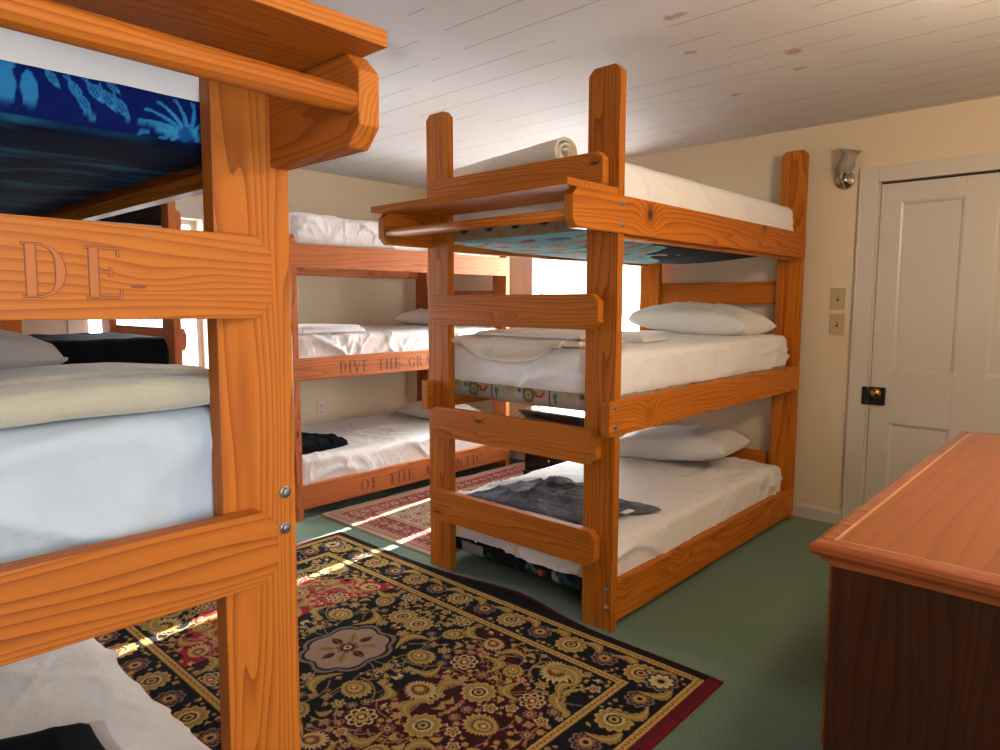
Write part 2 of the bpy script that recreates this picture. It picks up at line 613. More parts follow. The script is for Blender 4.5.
def braid(c, u0, u1, v0, v1, base, spot):
    c.rect(u0, u1, v0, v1, base)
    if (u1 - u0) > (v1 - v0):
        for k, u in enumerate(np.arange(u0 + .008, u1, .016)):
            m = (v0 + v1) / 2
            c.leaf(u, m, .017, .0045, .7 if k % 2 else -.7, spot, None, None, 0, 0)
    else:
        for k, v in enumerate(np.arange(v0 + .008, v1, .016)):
            m = (u0 + u1) / 2
            c.leaf(m, v, .017, .0045, .9 if k % 2 else -.9, spot, None, None, 0, 0)


def paint_big_rug(hw, hl, px):
    """one quarter (0..hw, 0..hl) of the rug, centre at the origin; mirrored by the caller"""
    rng = random.Random(5)
    c = Canvas(0, hw, 0, hl, px, MAROON)
    eb, g1, bw, g2 = .045, .028, .155, .028           # outer edge, braid, border, braid
    fu, fv = hw - eb - g1 - bw - g2, hl - eb - g1 - bw - g2
    # field ground: black by the centre and corners, wine red between
    U, V = np.meshgrid(c.u, c.v)
    corner = (np.abs(fu - U) / .36 + np.abs(fv - V) / .50) < 1 + .06 * np.sin(U * 60) * np.cos(V * 50)
    mid = (U / .62) ** 2 + (V / .36) ** 2 < 1 + .08 * np.sin(V * 45)
    c.a[:] = MAROON
    redz = (V > .30) & (U < fu)
    c.a[redz] = RED
    c.a[corner] = BLACK
    c.a[mid] = BLACK
    taken = []

    def bgf(u, v):
        i, j = min(c.nu - 1, int(u / px)), min(c.nv - 1, int(v / px))
        return tuple(c.a[j, i])
    # vines
    for k in range(46):
        u, v, a = rng.uniform(0, fu), rng.uniform(0, fv), rng.uniform(0, 6.28)
        pts, tw = [], rng.choice((-1, 1)) * rng.uniform(6, 14)
        for q in range(14):
            pts.append((u, v))
            u += .014 * math.cos(a); v += .014 * math.sin(a); a += tw * .014
            if not (0 < u < fu and 0 < v < fv): break
        c.line(pts, .0022, TAUPE if k % 2 else GOLD2)
    # central lobed medallion
    c.flower(0, 0, .155, 8, [(1.18, .12, TAUPE), (1.08, .12, BLACK), (1, .10, (.36, .24, .17))], .39, .85)
    for i in range(8):
        a = i * math.pi / 4
        c.leaf(.085 * math.cos(a), .072 * math.sin(a), .062, .02, a, GOLD2 if i % 2 else BLACK, RUST, None, 0, .35)
    c.flower(0, 0, .045, 8, [(1, .3, RUST), (.62, .2, BLACK), (.4, .2, CREAM), (.2, 0, RED)])
    taken.append((0, 0, .19))
    # large blossoms
    bigs = [(.30, .05, .062, 1, 0), (.14, .235, .068, 0, 1.57), (.33, .21, .058, 0, .6), (0.0, .40, .075, 3, 1.57), (.22, .39, .05, 2, 0),
            (.39, .37, .056, 3, 2.2), (.12, .56, .06, 1, .2), (.30, .55, .05, 0, 2.4), (.0, .70, .07, 0, -1.57), (.40, .66, .085, 3, 2.3), (.20, .72, .045, 2, .3), (.44, .16, .045, 2, .2)]
    for u, v, R, k, rot in bigs:
        if u + R * .4 < fu and v + R * .4 < fv:
            big_motif(c, u, v, R, k, rot, bgf(u, v)); taken.append((u, v, R * 1.02))
    # curling serrated leaves framing the corner
    for (u, v, L, W, r, b) in [(fu - .085, fv - .155, .20, .032, 1.9, .5), (fu - .19, fv - .055, .20, .032, -.35, .5), (.20, .135, .15, .028, .5, .5), (.40, .27, .14, .028, 2.1, -.5),
                               (.08, .475, .14, .026, .4, .6), (.27, .47, .14, .026, 2.4, .6), (.10, .335, .12, .024, .5, -.6), (.33, .76, .12, .022, .2, .5), (.20, .64, .13, .025, 2.4, -.6), (.38, .48, .12, .022, 1.2, .4)]:
        c.leaf(u, v, L, W, r, GOLD2, GOLD, bgf(max(0, u), v), b)
        taken.append((u, v, L * .30))
    scatter(c, lambda u, v, R: u < fu - R and v < fv - R, 5000, .019, .027, rng, bgf, (0, fu, 0, fv), taken, .98)
    scatter(c, lambda u, v, R: u < fu - R and v < fv - R, 9000, .010, .015, rng, bgf, (0, fu, 0, fv), taken, .98)
    # braids and border ground
    b0, b1 = fu + g2, fv + g2
    c.rect(b0, hw, 0, hl, BLACK); c.rect(0, hw, b1, hl, BLACK)
    taken = []
    n = 0
    for v in np.arange(.0, b1 + bw, .148):
        cu = b0 + bw / 2
        if v > b1 + bw * .3: continue
        if n % 2: c.flower(cu, v, .050, 9, [(1, .2, TAUPE), (.85, .25, BLACK), (.7, .3, ROSE), (.42, .2, GOLD), (.2, 0, BLACK)])
        else: big_motif(c, cu, v, .062, 1, .2, BLACK)
        taken.append((cu, v, .064)); n += 1
        c.leaf(cu + .03, v + .074, .13, .024, 1.57 + .5, GOLD2, GOLD, BLACK, .45)
        taken.append((cu + .03, v + .074, .035))
    n = 0
    for u in np.arange(.0, b0, .148):
        cv = b1 + bw / 2
        if n % 2: c.flower(u, cv, .050, 9, [(1, .2, TAUPE), (.85, .25, BLACK), (.7, .3, ROSE), (.42, .2, GOLD), (.2, 0, BLACK)])
        else: big_motif(c, u, cv, .062, 1, .2, BLACK)
        taken.append((u, cv, .064)); n += 1
        c.leaf(u + .074, cv + .03, .13, .024, .5, GOLD2, GOLD, BLACK, -.45)
        taken.append((u + .074, cv + .03, .035))
    cu, cv = b0 + bw / 2, b1 + bw / 2
    c.flower(cu, cv, .062, 9, [(1, .2, TAUPE), (.86, .25, BLACK), (.7, .3, CREAM), (.42, .2, GOLD), (.2, 0, BLACK)])
    taken.append((cu, cv, .062))
    scatter(c, lambda u, v, R: (u > b0 + R or v > b1 + R) and u < b0 + bw - R and v < b1 + bw - R, 4000, .013, .022, rng, lambda u, v: BLACK, (0, hw, 0, hl), taken)
    scatter(c, lambda u, v, R: (u > b0 + R or v > b1 + R) and u < b0 + bw - R and v < b1 + bw - R, 4000, .008, .011, rng, lambda u, v: BLACK, (0, hw, 0, hl), taken)
    c.rect(b0 + bw - .004, hw, 0, hl, BLACK); c.rect(0, hw, b1 + bw - .004, hl, BLACK)
    braid(c, fu, b0, 0, b1, GOLD, RUST); braid(c, 0, b0, fv, b1, GOLD, RUST)
    braid(c, b0 + bw, b0 + bw + g1, 0, b1 + bw + g1, GOLD, RUST); braid(c, 0, b0 + bw + g1, b1 + bw, b1 + bw + g1, GOLD, RUST)
    c.rect(fu - .006, fu, 0, fv, BLACK); c.rect(0, fu, fv - .006, fv, BLACK)
    # outer edge: black along the long sides, wine red along the ends
    o0, o1 = b0 + bw + g1, b1 + bw + g1
    c.rect(o0, hw + 1, 0, hl + 1, (.008, .004, .006))
    c.rect(0, hw + 1, o1, hl + 1, (.11, .007, .012))
    c.rect(hw - .010, hw + 1, 0, hl + 1, (.13, .006, .014)); c.rect(0, hw + 1, hl - .010, hl + 1, (.16, .008, .016))
    return c


def paint_small_rug(hw, hl, px):
    rng = random.Random(11)
    CR, RD, RS, TN = (.52, .39, .27), (.30, .050, .045), (.42, .17, .13), (.34, .23, .15)
    c = Canvas(0, hw, 0, hl, px, CR)
    fu, fv = hw - .26, hl - .26
    taken = []
    c.a[:] = CR
    for k in range(30):
        u, v, a = rng.uniform(0, fu), rng.uniform(0, fv), rng.uniform(0, 6.28)
        pts = []
        for q in range(12):
            pts.append((u, v)); u += .014 * math.cos(a); v += .014 * math.sin(a); a += .15
        c.line(pts, .003, TN)

    def mot(u, v, R):
        k = rng.randrange(3)
        c.flower(u, v, R, (6, 8, 5)[k], [(1, .3, (RD, RS, TN)[k]), (.7, .3, CR), (.45, .2, (TN, RD, RS)[k]), (.2, 0, (.06, .02, .02))], rng.uniform(0, 6))

    def scat(inside, n, r0, r1):
        for _ in range(n):
            u, v, R = rng.uniform(0, hw), rng.uniform(0, hl), rng.uniform(r0, r1)
            if inside(u, v, R) and all((u - a) ** 2 + (v - b) ** 2 > (R + r) ** 2 for a, b, r in taken):
                taken.append((u, v, R)); mot(u, v, R)
    scat(lambda u, v, R: u < fu - R and v < fv - R, 1500, .03, .05)
    scat(lambda u, v, R: u < fu - R and v < fv - R, 2500, .012, .02)
    c.rect(fu, hw, 0, hl, RD); c.rect(0, hw, fv, hl, RD)

    def ring(a, b, col):
        c.rect(fu + a, fu + b, 0, fv + b, col); c.rect(0, fu + b, fv + a, fv + b, col)
    for u in np.arange(.03, hw, .075): mot(u, fv + .11, .034); taken.append((u, fv + .11, .034))
    for v in np.arange(.03, hl, .075): mot(fu + .11, v, .034); taken.append((fu + .11, v, .034))
    scat(lambda u, v, R: (u > fu + R + .04 or v > fv + R + .04) and u < fu + .18 - R and v < fv + .18 - R, 3000, .008, .016)
    ring(.0, .03, CR); ring(.010, .018, RD); ring(.182, .212, (.52, .36, .25)); ring(.192, .2, RD); ring(.212, .236, RS); ring(.236, .27, (.50, .38, .24))
    return c


def make_rug(name, x0, x1, y0, y1, th, canvas, px, mat, seed, edge_wave=0.0, pile=0.0015, bulge=0.0, bulge_y=0.0):
    """a thick woven mat: coloured top grid, rounded sides down to the floor."""
    cx, cy, hw, hl = (x0 + x1) / 2, (y0 + y1) / 2, (x1 - x0) / 2, (y1 - y0) / 2
    nx, ny = int((x1 - x0) / px) + 1, int((y1 - y0) / px) + 1
    X, Y = np.meshgrid(np.linspace(-hw, hw, nx), np.linspace(-hl, hl, ny))
    rgb = canvas.sample(np.abs(X).ravel(), np.abs(Y).ravel())
    e = np.minimum(hw - np.abs(X), hl - np.abs(Y))
    P = np.stack([X.ravel(), Y.ravel(), np.zeros(X.size)], 1)
    nz = vnoise(P * 300, seed) * pile + vnoise(P * 3.0, seed + 1) * 0.0012
    lum = rgb.mean(1)
    Z = th - 0.35 * th * np.clip(1 - e.ravel() / .012, 0, 1) ** 2 + nz + np.clip(lum, 0, .3) * 0.004
    wv = edge_wave * (vnoise(np.stack([Y.ravel() * 2.2, Y.ravel() * 0, Y.ravel() * 0 + 3], 1), seed + 3)) * np.clip(np.abs(X.ravel()) / hw, 0, 1) ** 4
    P[:, 0] += wv
    if bulge: P[:, 0] += bulge * np.clip((P[:, 0] - hw + .05) / .05, 0, 1) * np.exp(-((P[:, 1] - bulge_y) / .30) ** 2)
    P[:, 2] = Z
    P[:, 0] += 0; P[:, 1] += 0
    idx = np.arange(nx * ny).reshape(ny, nx)
    rim = np.concatenate([idx[0, :], idx[1:, -1], idx[-1, -2::-1], idx[-2:0:-1, 0]])
    B = P[rim].copy(); B[:, 2] = 0.0008
    nb = len(P)
    allP = np.concatenate([P, B])
    q = np.stack([idx[:-1, :-1], idx[:-1, 1:], idx[1:, 1:], idx[1:, :-1]], -1).reshape(-1, 4)
    k = np.arange(len(rim)); k2 = (k + 1) % len(rim)
    side = np.stack([rim[k], nb + k, nb + k2, rim[k2]], -1)
    F = np.concatenate([q, side])
    m = bpy.data.meshes.new(name)
    m.vertices.add(len(allP)); m.vertices.foreach_set('co', allP.astype(np.float32).ravel())
    m.loops.add(F.size); m.loops.foreach_set('vertex_index', F.astype(np.int32).ravel())
    m.polygons.add(len(F)); m.polygons.foreach_set('loop_start', np.arange(0, F.size, 4, dtype=np.int32))
    m.polygons.foreach_set('use_smooth', np.ones(len(F), bool))
    m.update(calc_edges=True); m.validate()
    m.materials.append(mat)
    o = link(bpy.data.objects.new(name, m))
    o.location = (cx, cy, 0)
    set_colors(o, np.concatenate([rgb, rgb[rim]]))
    return o

# ---------------------------------------------------------------- the room
XD, YC, XL, YF, H = 4.156, 4.654, -0.90, -0.90, 2.27


def carpet():
    m, nt, b = new_mat('green_carpet')
    g = G(nt)
    co = g.obj()
    n = g.noise(co, 260.0, 3.0, 0.7)
    n2 = g.noise(co, 3.0, 3.0, 0.5)
    c = g.ramp(n, [(0.28, (0.044, 0.090, 0.056)), (0.52, (0.104, 0.160, 0.104)), (0.74, (0.19, 0.275, 0.19))])
    g.l(g.mix(g.m('MULTIPLY', n2, 0.35), c, (0.094, 0.142, 0.090)), b.inputs['Base Color'])
    b.inputs['Roughness'].default_value = 0.95
    b.inputs['Specular IOR Level'].default_value = 0.1
    b.inputs['Sheen Weight'].default_value = 0.15
    g.l(g.bump(n, 0.6, 0.006), b.inputs['Normal'])
    return m


def ceiling_mat():
    m, nt, b = new_mat('painted_ceiling_boards')
    g = G(nt)
    co = g.obj()
    sep = g.n('ShaderNodeSeparateXYZ'); g.l(co, sep.inputs[0])
    x, y = sep.outputs[0], sep.outputs[1]
    t = g.m('FRACT', g.m('DIVIDE', g.m('ADD', x, 1.628 + 10.56), 0.176))
    d = g.m('ABSOLUTE', g.m('SUBTRACT', t, 0.21))
    v = g.n('ShaderNodeCombineXYZ')
    g.l(g.m('MULTIPLY', g.m('FLOOR', g.m('DIVIDE', g.m('ADD', x, 1.628 + 10.611), 0.176)), 3.7), v.inputs[0]); g.l(g.m('MULTIPLY', y, 1.3), v.inputs[1])
    open_ = g.noise(v.outputs[0], 1.0, 3.0, 0.6)
    seam = g.m('MULTIPLY', g.m('LESS_THAN', d, 0.012), g.m('GREATER_THAN', open_, 0.46))
    n = g.noise(co, 1.7, 4.0, 0.55)
    col = g.mix(g.m('MULTIPLY', n, 0.5), (0.62, 0.60, 0.60), (0.53, 0.51, 0.51))
    col = g.mix(seam, col, (0.22, 0.18, 0.16))
    wv = g.n('ShaderNodeVectorMath', operation='MULTIPLY_ADD')
    g.l(g.noise(co, 14.0, 3.0, 0.6, out=1), wv.inputs[0]); wv.inputs[1].default_value = (0.09, 0.09, 0); g.l(co, wv.inputs[2])
    for (sx, sy, rx, ry) in [(2.258, 1.258, .022, .055), (2.884, 1.075, .030, .035), (2.618, 1.379, .016, .040), (3.098, 1.118, .016, .03), (3.278, 1.485, .02, .05)]:
        q = g.n('ShaderNodeVectorMath', operation='SUBTRACT'); g.l(wv.outputs[0], q.inputs[0]); q.inputs[1].default_value = (sx - 1.628 + .045, sy - 1.877 + .045, 0)
        q2 = g.n('ShaderNodeVectorMath', operation='MULTIPLY'); g.l(q.outputs[0], q2.inputs[0]); q2.inputs[1].default_value = (1 / rx, 1 / ry, 0)
        ln = g.n('ShaderNodeVectorMath', operation='LENGTH'); g.l(q2.outputs[0], ln.inputs[0])
        col = g.mix(g.ramp(ln.outputs['Value'], [(0.6, (.75, .75, .75)), (1.0, (0, 0, 0))]), col, (0.36, 0.19, 0.08))
    g.l(col, b.inputs['Base Color'])
    b.inputs['Roughness'].default_value = 0.68
    h = g.m('ADD', g.m('MULTIPLY', g.m('LESS_THAN', d, 0.02), -1.0), g.m('MULTIPLY', g.noise(co, 25.0, 3.0), 0.15))
    g.l(g.bump(h, 0.35, 0.004), b.inputs['Normal'])
    return m


def glass_mat():
    m, nt, b = new_mat('window_glass')
    g = G(nt)
    nt.nodes.remove(b)
    out = nt.nodes['Material Output']
    tr, gl = g.n('ShaderNodeBsdfTransparent'), g.n('ShaderNodeBsdfGlossy')
    tr.inputs[0].default_value = (0.97, 0.98, 0.98, 1)
    gl.inputs['Roughness'].default_value = 0.02
    fr = g.n('ShaderNodeFresnel'); fr.inputs[0].default_value = 1.45
    mx = g.n('ShaderNodeMixShader')
    g.l(g.m('MULTIPLY', fr.outputs[0], 0.6), mx.inputs[0]); g.l(tr.outputs[0], mx.inputs[1]); g.l(gl.outputs[0], mx.inputs[2])
    g.l(mx.outputs[0], out.inputs[0])
    return m


def added_shade_mat():
    m, nt, b = new_mat('added_shade_fabric')  # cloth of the added shades that hold back the sun
    g = G(nt)
    nt.nodes.remove(b)
    out = nt.nodes['Material Output']
    n = g.noise(g.obj(), 300.0, 2.0)
    di, tl = g.n('ShaderNodeBsdfDiffuse'), g.n('ShaderNodeBsdfTranslucent')
    c = g.mix(n, (0.86, 0.86, 0.85), (0.80, 0.80, 0.79))
    g.l(c, di.inputs[0]); g.l(c, tl.inputs[0])
    mx = g.n('ShaderNodeMixShader'); mx.inputs[0].default_value = 0.62
    g.l(di.outputs[0], mx.inputs[1]); g.l(tl.outputs[0], mx.inputs[2]); g.l(mx.outputs[0], out.inputs[0])
    return m


M['carpet'], M['ceiling'], M['glass'], M['shade'] = carpet(), ceiling_mat(), glass_mat(), added_shade_mat()


def wall(name, fixed, f0, f1, a0, a1, z1, holes):
    """wall slab normal to x or y with rectangular openings (a, b, z, z)."""
    bm = bmesh.new()
    us = sorted({a0, a1} | {h[0] for h in holes} | {h[1] for h in holes})
    for u0, u1 in zip(us, us[1:]):
        mid, z = (u0 + u1) / 2, 0.0
        for h in sorted([h for h in holes if h[0] < mid < h[1]], key=lambda h: h[2]) + [None]:
            top = h[2] if h else z1
            if top - z > 1e-4:
                if fixed == 'x': add_box(bm, f0, f1, u0, u1, z, top)
                else: add_box(bm, u0, u1, f0, f1, z, top)
            if h: z = h[3]
    bmesh.ops.remove_doubles(bm, verts=bm.verts[:], dist=1e-5)
    return tag(bm_obj(name, bm, M['wall']), kind='structure')


tag(box('floor', XL - .12, XD + .12, YF - .12, YC + .12, -0.08, 0.0, M['carpet'], bev=0), kind='structure')
tag(box('ceiling', XL - .12, XD + .12, YF - .12, YC + .12, H, H + .08, M['ceiling'], bev=0), kind='structure')
W1 = (1.343, 2.078, 0.60, 1.83)
W2 = (2.44, 3.47, 0.50, 1.85)
W3 = (-0.50, 0.70, 0.65, 2.05)
DOOR = (0.128, 1.055, 0.0, 1.918)
wall('wall_right', 'x', XD, XD + .12, YF, YC, H, [W2, DOOR])
wall('wall_back', 'y', YC, YC + .12, XL - .12, XD + .12, H, [W1])
wall('wall_front', 'y', YF - .12, YF, XL - .12, XD + .12, H, [W3])
wall('wall_left', 'x', XL - .12, XL, YF, YC, H, [])


def frame_bm(u0, u1, z0, z1, w, put):
    put(u0, u0 + w, z0, z1); put(u1 - w, u1, z0, z1); put(u0 + w, u1 - w, z0, z0 + w); put(u0 + w, u1 - w, z1 - w, z1)


def window(name, axis, face, sgn, W, added_shades=(), cw=.095):
    """casing on the room side of a wall face; sgn = +1 when outside lies toward +axis."""
    u0, u1, z0, z1 = W

    def putter(bm, d0, d1, bev=0.003):
        def put(a, b, c, d):
            lo, hi = sorted((face + sgn * d0, face + sgn * d1))
            if axis == 'x': add_box(bm, lo, hi, a, b, c, d, bev)
            else: add_box(bm, a, b, lo, hi, c, d, bev)
        return put
    bm = bmesh.new(); p = putter(bm, -0.02, 0.0)
    p(u0 - cw, u0, z0 - .02, z1 + .10); p(u1, u1 + .095, z0 - .02, z1 + .10); p(u0, u1, z1, z1 + .10)
    root = tag(bm_obj(name, bm, M['trim']), kind='structure')
    bm = bmesh.new(); p = putter(bm, -0.045, 0.02); p(u0 - cw - .005, u1 + .10, z0 - .025, z0)
    bm_obj('sill', bm, M['trim'], root)
    mid = z0 + (z1 - z0) * 0.56
    for a, b, d in ((z0, mid + .02, .055), (mid - .02, z1, .085)):
        bm = bmesh.new(); frame_bm(u0 + .002, u1 - .002, a, b, .035, putter(bm, d, d + .028))
        sash = bm_obj('sash', bm, M['trim'], root)
        bm = bmesh.new(); putter(bm, d + .012, d + .016, 0)(u0 + .037, u1 - .037, a + .035, b - .035)
        bm_obj('pane', bm, M['glass'], sash)
    for a, b, c in added_shades:
        bm = bmesh.new(); p = putter(bm, .030, .032, 0); p(a, b, c, z1 - .03)
        p = putter(bm, .026, .036, 0.002); p(a, b, c - .012, c); p(a, b, z1 - .03, z1 - .004)
        bm_obj('added_sun_shade', bm, M['shade'], root)  # shades added so the sun passes only in narrow slits
    return root


window('window_1', 'y', YC, 1, W1)
window('window_2', 'x', XD, 1, W2, [(2.490, 2.972, .545), (3.016, 3.395, .545)], .062)
window('window_3', 'y', YF, -1, W3)

# baseboards


def baseboard(name, axis, face, sgn, a, b):
    bm = bmesh.new()
    t = [(0, 0), (-.016, 0), (-.016, .066), (-.010, .074), (-.006, .084), (0, .084)]
    add_prism(bm, [(face + sgn * p[0], p[1]) for p in t], 'y' if axis == 'x' else 'x', a, b, 0)
    return tag(bm_obj(name, bm, M['trim']), kind='structure')


baseboard('baseboard_right', 'x', XD, 1, 1.146, YC)
baseboard('baseboard_back', 'y', YC, 1, XL, XD - .017)
baseboard('baseboard_left', 'x', XL, -1, YF, YC - .017)

# door: casing, four-panel slab, rim lock with knob


def build_door():
    y0, y1, _, z1 = DOOR
    bm = bmesh.new()
    for a, b, c, d in ((y1, y1 + .089, 0, z1 + .082), (y0 - .089, y0, 0, z1 + .082), (y0, y1, z1, z1 + .082)):
        add_box(bm, XD - .020, XD, a, b, c, d, .003)
    add_box(bm, XD - .026, XD, y1 + .080, y1 + .092, 0, z1 + .084, .003)
    add_box(bm, XD - .006, XD + .03, y1 - .012, y1, 0, z1, .001)
    add_box(bm, XD - .006, XD + .03, y0, y0 + .012, 0, z1, .001)
    root = tag(bm_obj('door_1', bm, M['trim']), kind='structure')
    f0, f1 = XD - .004, XD + .034
    bm = bmesh.new(); add_box(bm, XD + .036, XD + .11, y0, y1, 0, z1, 0)
    bm_obj('dark_gap_panel', bm, M['shadow_gap'], root)  # added black panel behind the slab: gap shade as colour, light leak blocked
    bm = bmesh.new()
    a0, a1 = y0 + .015, y1 - .015
    yc = (y0 + y1) / 2
    xs = [(a0, .239), (.522, .658), (.941, a1)]
    zs = [(.012, .20), (.622, .908), (1.808, z1 - .012)]
    for p, q in xs: add_box(bm, f0, f1, p, q, .012, z1 - .012, .0015)
    for p, q in zs:
        for r, s in ((.239, .522), (.658, .941)): add_box(bm, f0, f1, r, s, p, q, .0015)
    slab = bm_obj('door_slab', bm, M['trim'], root)
    for r, s in ((.239, .522), (.658, .941)):
        for p, q in ((.20, .622), (.908, 1.808)):
            bm = bmesh.new()
            add_box(bm, f0 + .012, f1 - .004, r, s, p, q)
            def put(a, b, c, d): pass
            w = .016
            # sloping moulding round the panel
            o = [(r, p), (s, p), (s, q), (r, q)]
            i = [(r + w, p + w), (s - w, p + w), (s - w, q - w), (r + w, q - w)]
            vo = [bm.verts.new((f0 + .001, *t)) for t in o]
            vm = [bm.verts.new((f0 + .004, r2[0], r2[1])) for r2 in [(r + w * .5, p + w * .5), (s - w * .5, p + w * .5), (s - w * .5, q - w * .5), (r + w * .5, q - w * .5)]]
            vi = [bm.verts.new((f0 + .0119, *t)) for t in i]
            for k in range(4):
                bm.faces.new((vo[k], vo[(k + 1) % 4], vm[(k + 1) % 4], vm[k]))
                bm.faces.new((vm[k], vm[(k + 1) % 4], vi[(k + 1) % 4], vi[k]))
            bm_obj('door_panel', bm, M['trim'], slab)
    bm = bmesh.new()
    add_box(bm, f0 - .022, f0, .962, 1.046, .716, .815, .003)
    add_box(bm, f0 - .026, f0 - .014, 1.050, 1.076, .716, .815, .003)
    add_box(bm, f0 - .024, f0 - .02, .968, 1.04, .722, .729, .001)
    lock = tag(bm_obj('rim_lock', bm, M['iron'], root), label='black iron rim lock box')
    bm = bmesh.new()
    T = Matrix.Translation((f0 - .020, .998, .787)) @ Matrix.Rotation(-math.pi / 2, 4, 'Y')
    add_lathe(bm, [(.016, 0), (.015, .004), (.008, .008), (.008, .022), (.018, .028), (.026, .036), (.027, .044), (.022, .052), (.010, .057), (0, .058)], T, 24)
    tag(bm_obj('door_knob', bm, M['brass'], lock), label='round brass door knob')


build_door()

# ---------------------------------------------------------------- carved letters
THICK, THIN = .16, .055
GLYPH = {  # strokes in a unit-high cell: ((x0,y0),(x1,y1),width) or arcs ('a', cx, cy, rx, ry, t0, t1, wmax)
    'I': (.30, [((.15, 0), (.15, 1), THICK), ((.02, 0), (.28, 0), THIN), ((.02, 1), (.28, 1), THIN)]),
    'D': (.78, [((.16, 0), (.16, 1), THICK), ((.02, 0), (.36, 0), THIN), ((.02, 1), (.36, 1), THIN), ('a', .34, .5, .36, .5, -90, 90, THICK)]),
    'V': (.78, [((.12, 1), (.40, 0), THICK), ((.66, 1), (.40, 0), THIN), ((.0, 1), (.24, 1), THIN), ((.55, 1), (.78, 1), THIN)]),
    'E': (.66, [((.16, 0), (.16, 1), THICK), ((.02, 0), (.60, 0), THIN), ((.02, 1), (.56, 1), THIN), ((.2, .52), (.44, .52), THIN), ((.60, 0), (.63, .2), THIN), ((.56, 1), (.58, .82), THIN), ((.44, .42), (.44, .62), THIN)]),
    'T': (.72, [((.36, 0), (.36, 1), THICK), ((.04, 1), (.68, 1), THIN), ((.04, 1), (.02, .8), THIN), ((.68, 1), (.70, .8), THIN), ((.24, 0), (.48, 0), THIN)]),
    'H': (.84, [((.16, 0), (.16, 1), THICK), ((.66, 0), (.66, 1), THICK), ((.2, .52), (.62, .52), THIN), ((.04, 0), (.28, 0), THIN), ((.04, 1), (.28, 1), THIN), ((.54, 0), (.78, 0), THIN), ((.54, 1), (.78, 1), THIN)]),
    'G': (.80, [('a', .42, .5, .38, .5, 45, 300, THICK), ((.66, .05), (.66, .42), THICK), ((.54, .42), (.78, .42), THIN), ((.69, .85), (.70, .68), THIN)]),
    'R': (.78, [((.16, 0), (.16, 1), THICK), ((.02, 0), (.30, 0), THIN), ((.02, 1), (.36, 1), THIN), ('a', .34, .75, .26, .25, -90, 90, THICK), ((.36, .5), (.66, 0), THICK), ((.6, 0), (.78, 0), THIN)]),
    'A': (.78, [((.14, 0), (.40, 1), THIN), ((.40, 1), (.64, 0), THICK), ((.22, .34), (.54, .34), THIN), ((.04, 0), (.24, 0), THIN), ((.52, 0), (.76, 0), THIN)]),
    'Y': (.76, [((.12, 1), (.38, .48), THICK), ((.64, 1), (.38, .48), THIN), ((.38, 0), (.38, .48), THICK), ((.24, 0), (.52, 0), THIN), ((.0, 1), (.24, 1), THIN), ((.54, 1), (.76, 1), THIN)]),
    'O': (.84, [('a', .42, .5, .38, .5, 0, 360, THICK)]),
    'F': (.62, [((.16, 0), (.16, 1), THICK), ((.02, 0), (.32, 0), THIN), ((.02, 1), (.56, 1), THIN), ((.2, .52), (.42, .52), THIN), ((.56, 1), (.58, .82), THIN), ((.42, .42), (.42, .62), THIN)]),
    'N': (.84, [((.16, 0), (.16, 1), THIN), ((.14, 1), (.66, 0), THICK), ((.66, 0), (.66, 1), THIN), ((.02, 1), (.2, 1), THIN), ((.06, 0), (.26, 0), THIN), ((.56, 1), (.76, 1), THIN)]),
    'L': (.64, [((.16, 0), (.16, 1), THICK), ((.02, 0), (.58, 0), THIN), ((.02, 1), (.30, 1), THIN), ((.58, 0), (.61, .22), THIN)]),
    'C': (.76, [('a', .42, .5, .38, .5, 45, 315, THICK), ((.69, .85), (.70, .66), THIN)]),
    '-': (.50, [((.12, .45), (.40, .45), THIN * 1.2)]),
    ' ': (.62, []),
}


def lettering(text, org, ux, uz, nrm, h, sx, mats, parent, gap=.20, wid=1.0, rim=0.0):
    """one thin incised mesh per letter on a board face; ux = reading direction; rim > 0 leaves only dark outlines round bare wood."""
    org, ux, uz, nrm = Vector(org), Vector(ux), Vector(uz), Vector(nrm)
    cur = 0.0
    for ch in text:
        w, st = GLYPH[ch]
        bm = bmesh.new()
        for lift, shrink, mi in ([(.0006, 0.0, 0)] + ([(.0009, rim, 1)] if rim else [])):
            def quad(pts):
                lo = [bm.verts.new(org + ux * (p[0] * h * sx) + uz * (p[1] * h) + nrm * lift) for p in pts]
                hi = [bm.verts.new(org + ux * (p[0] * h * sx) + uz * (p[1] * h) - nrm * .002) for p in pts]
                fs = [bm.faces.new(lo), bm.faces.new(hi[::-1])]
                for i in range(len(pts)): fs.append(bm.faces.new((lo[i], lo[(i + 1) % len(pts)], hi[(i + 1) % len(pts)], hi[i])))
                for f in fs: f.material_index = mi
            for s in st:
                if s[0] == 'a':
                    _, cx, cy, rx, ry, t0, t1, wm = s
                    n, prev = 20, None
                    for k in range(n + 1):
                        t = math.radians(t0 + (t1 - t0) * k / n)
                        ww = (THIN + (wm - THIN) * abs(math.cos(t)) ** 1.3) * wid
                        c0 = shrink / 2
                        if ww - shrink < .01: prev = None; continue
                        o = (cur + cx + (rx - c0) * math.cos(t), cy + (ry - c0 * .7) * math.sin(t))
                        i = (cur + cx + (rx - ww + c0) * math.cos(t), cy + (ry - (ww - c0) * .7) * math.sin(t))
                        if prev: quad([prev[0], o, i, prev[1]])
                        prev = (o, i)
                else:
                    (x0, y0), (x1, y1), ww = s
                    ww = ww * wid - shrink
                    if ww <= 0.01: continue
                    dx, dy = x1 - x0, y1 - y0
                    L = math.hypot(dx, dy)
                    px_, py_ = -dy / L * ww / 2, dx / L * ww / 2
                    quad([(cur + x0 + px_, y0 + py_), (cur + x1 + px_, y1 + py_), (cur + x1 - px_, y1 - py_), (cur + x0 - px_, y0 - py_)])
        cur += w + gap
        if st: bm_obj('carved_letter', bm, None, parent, mats=mats)
        else: bm.free()


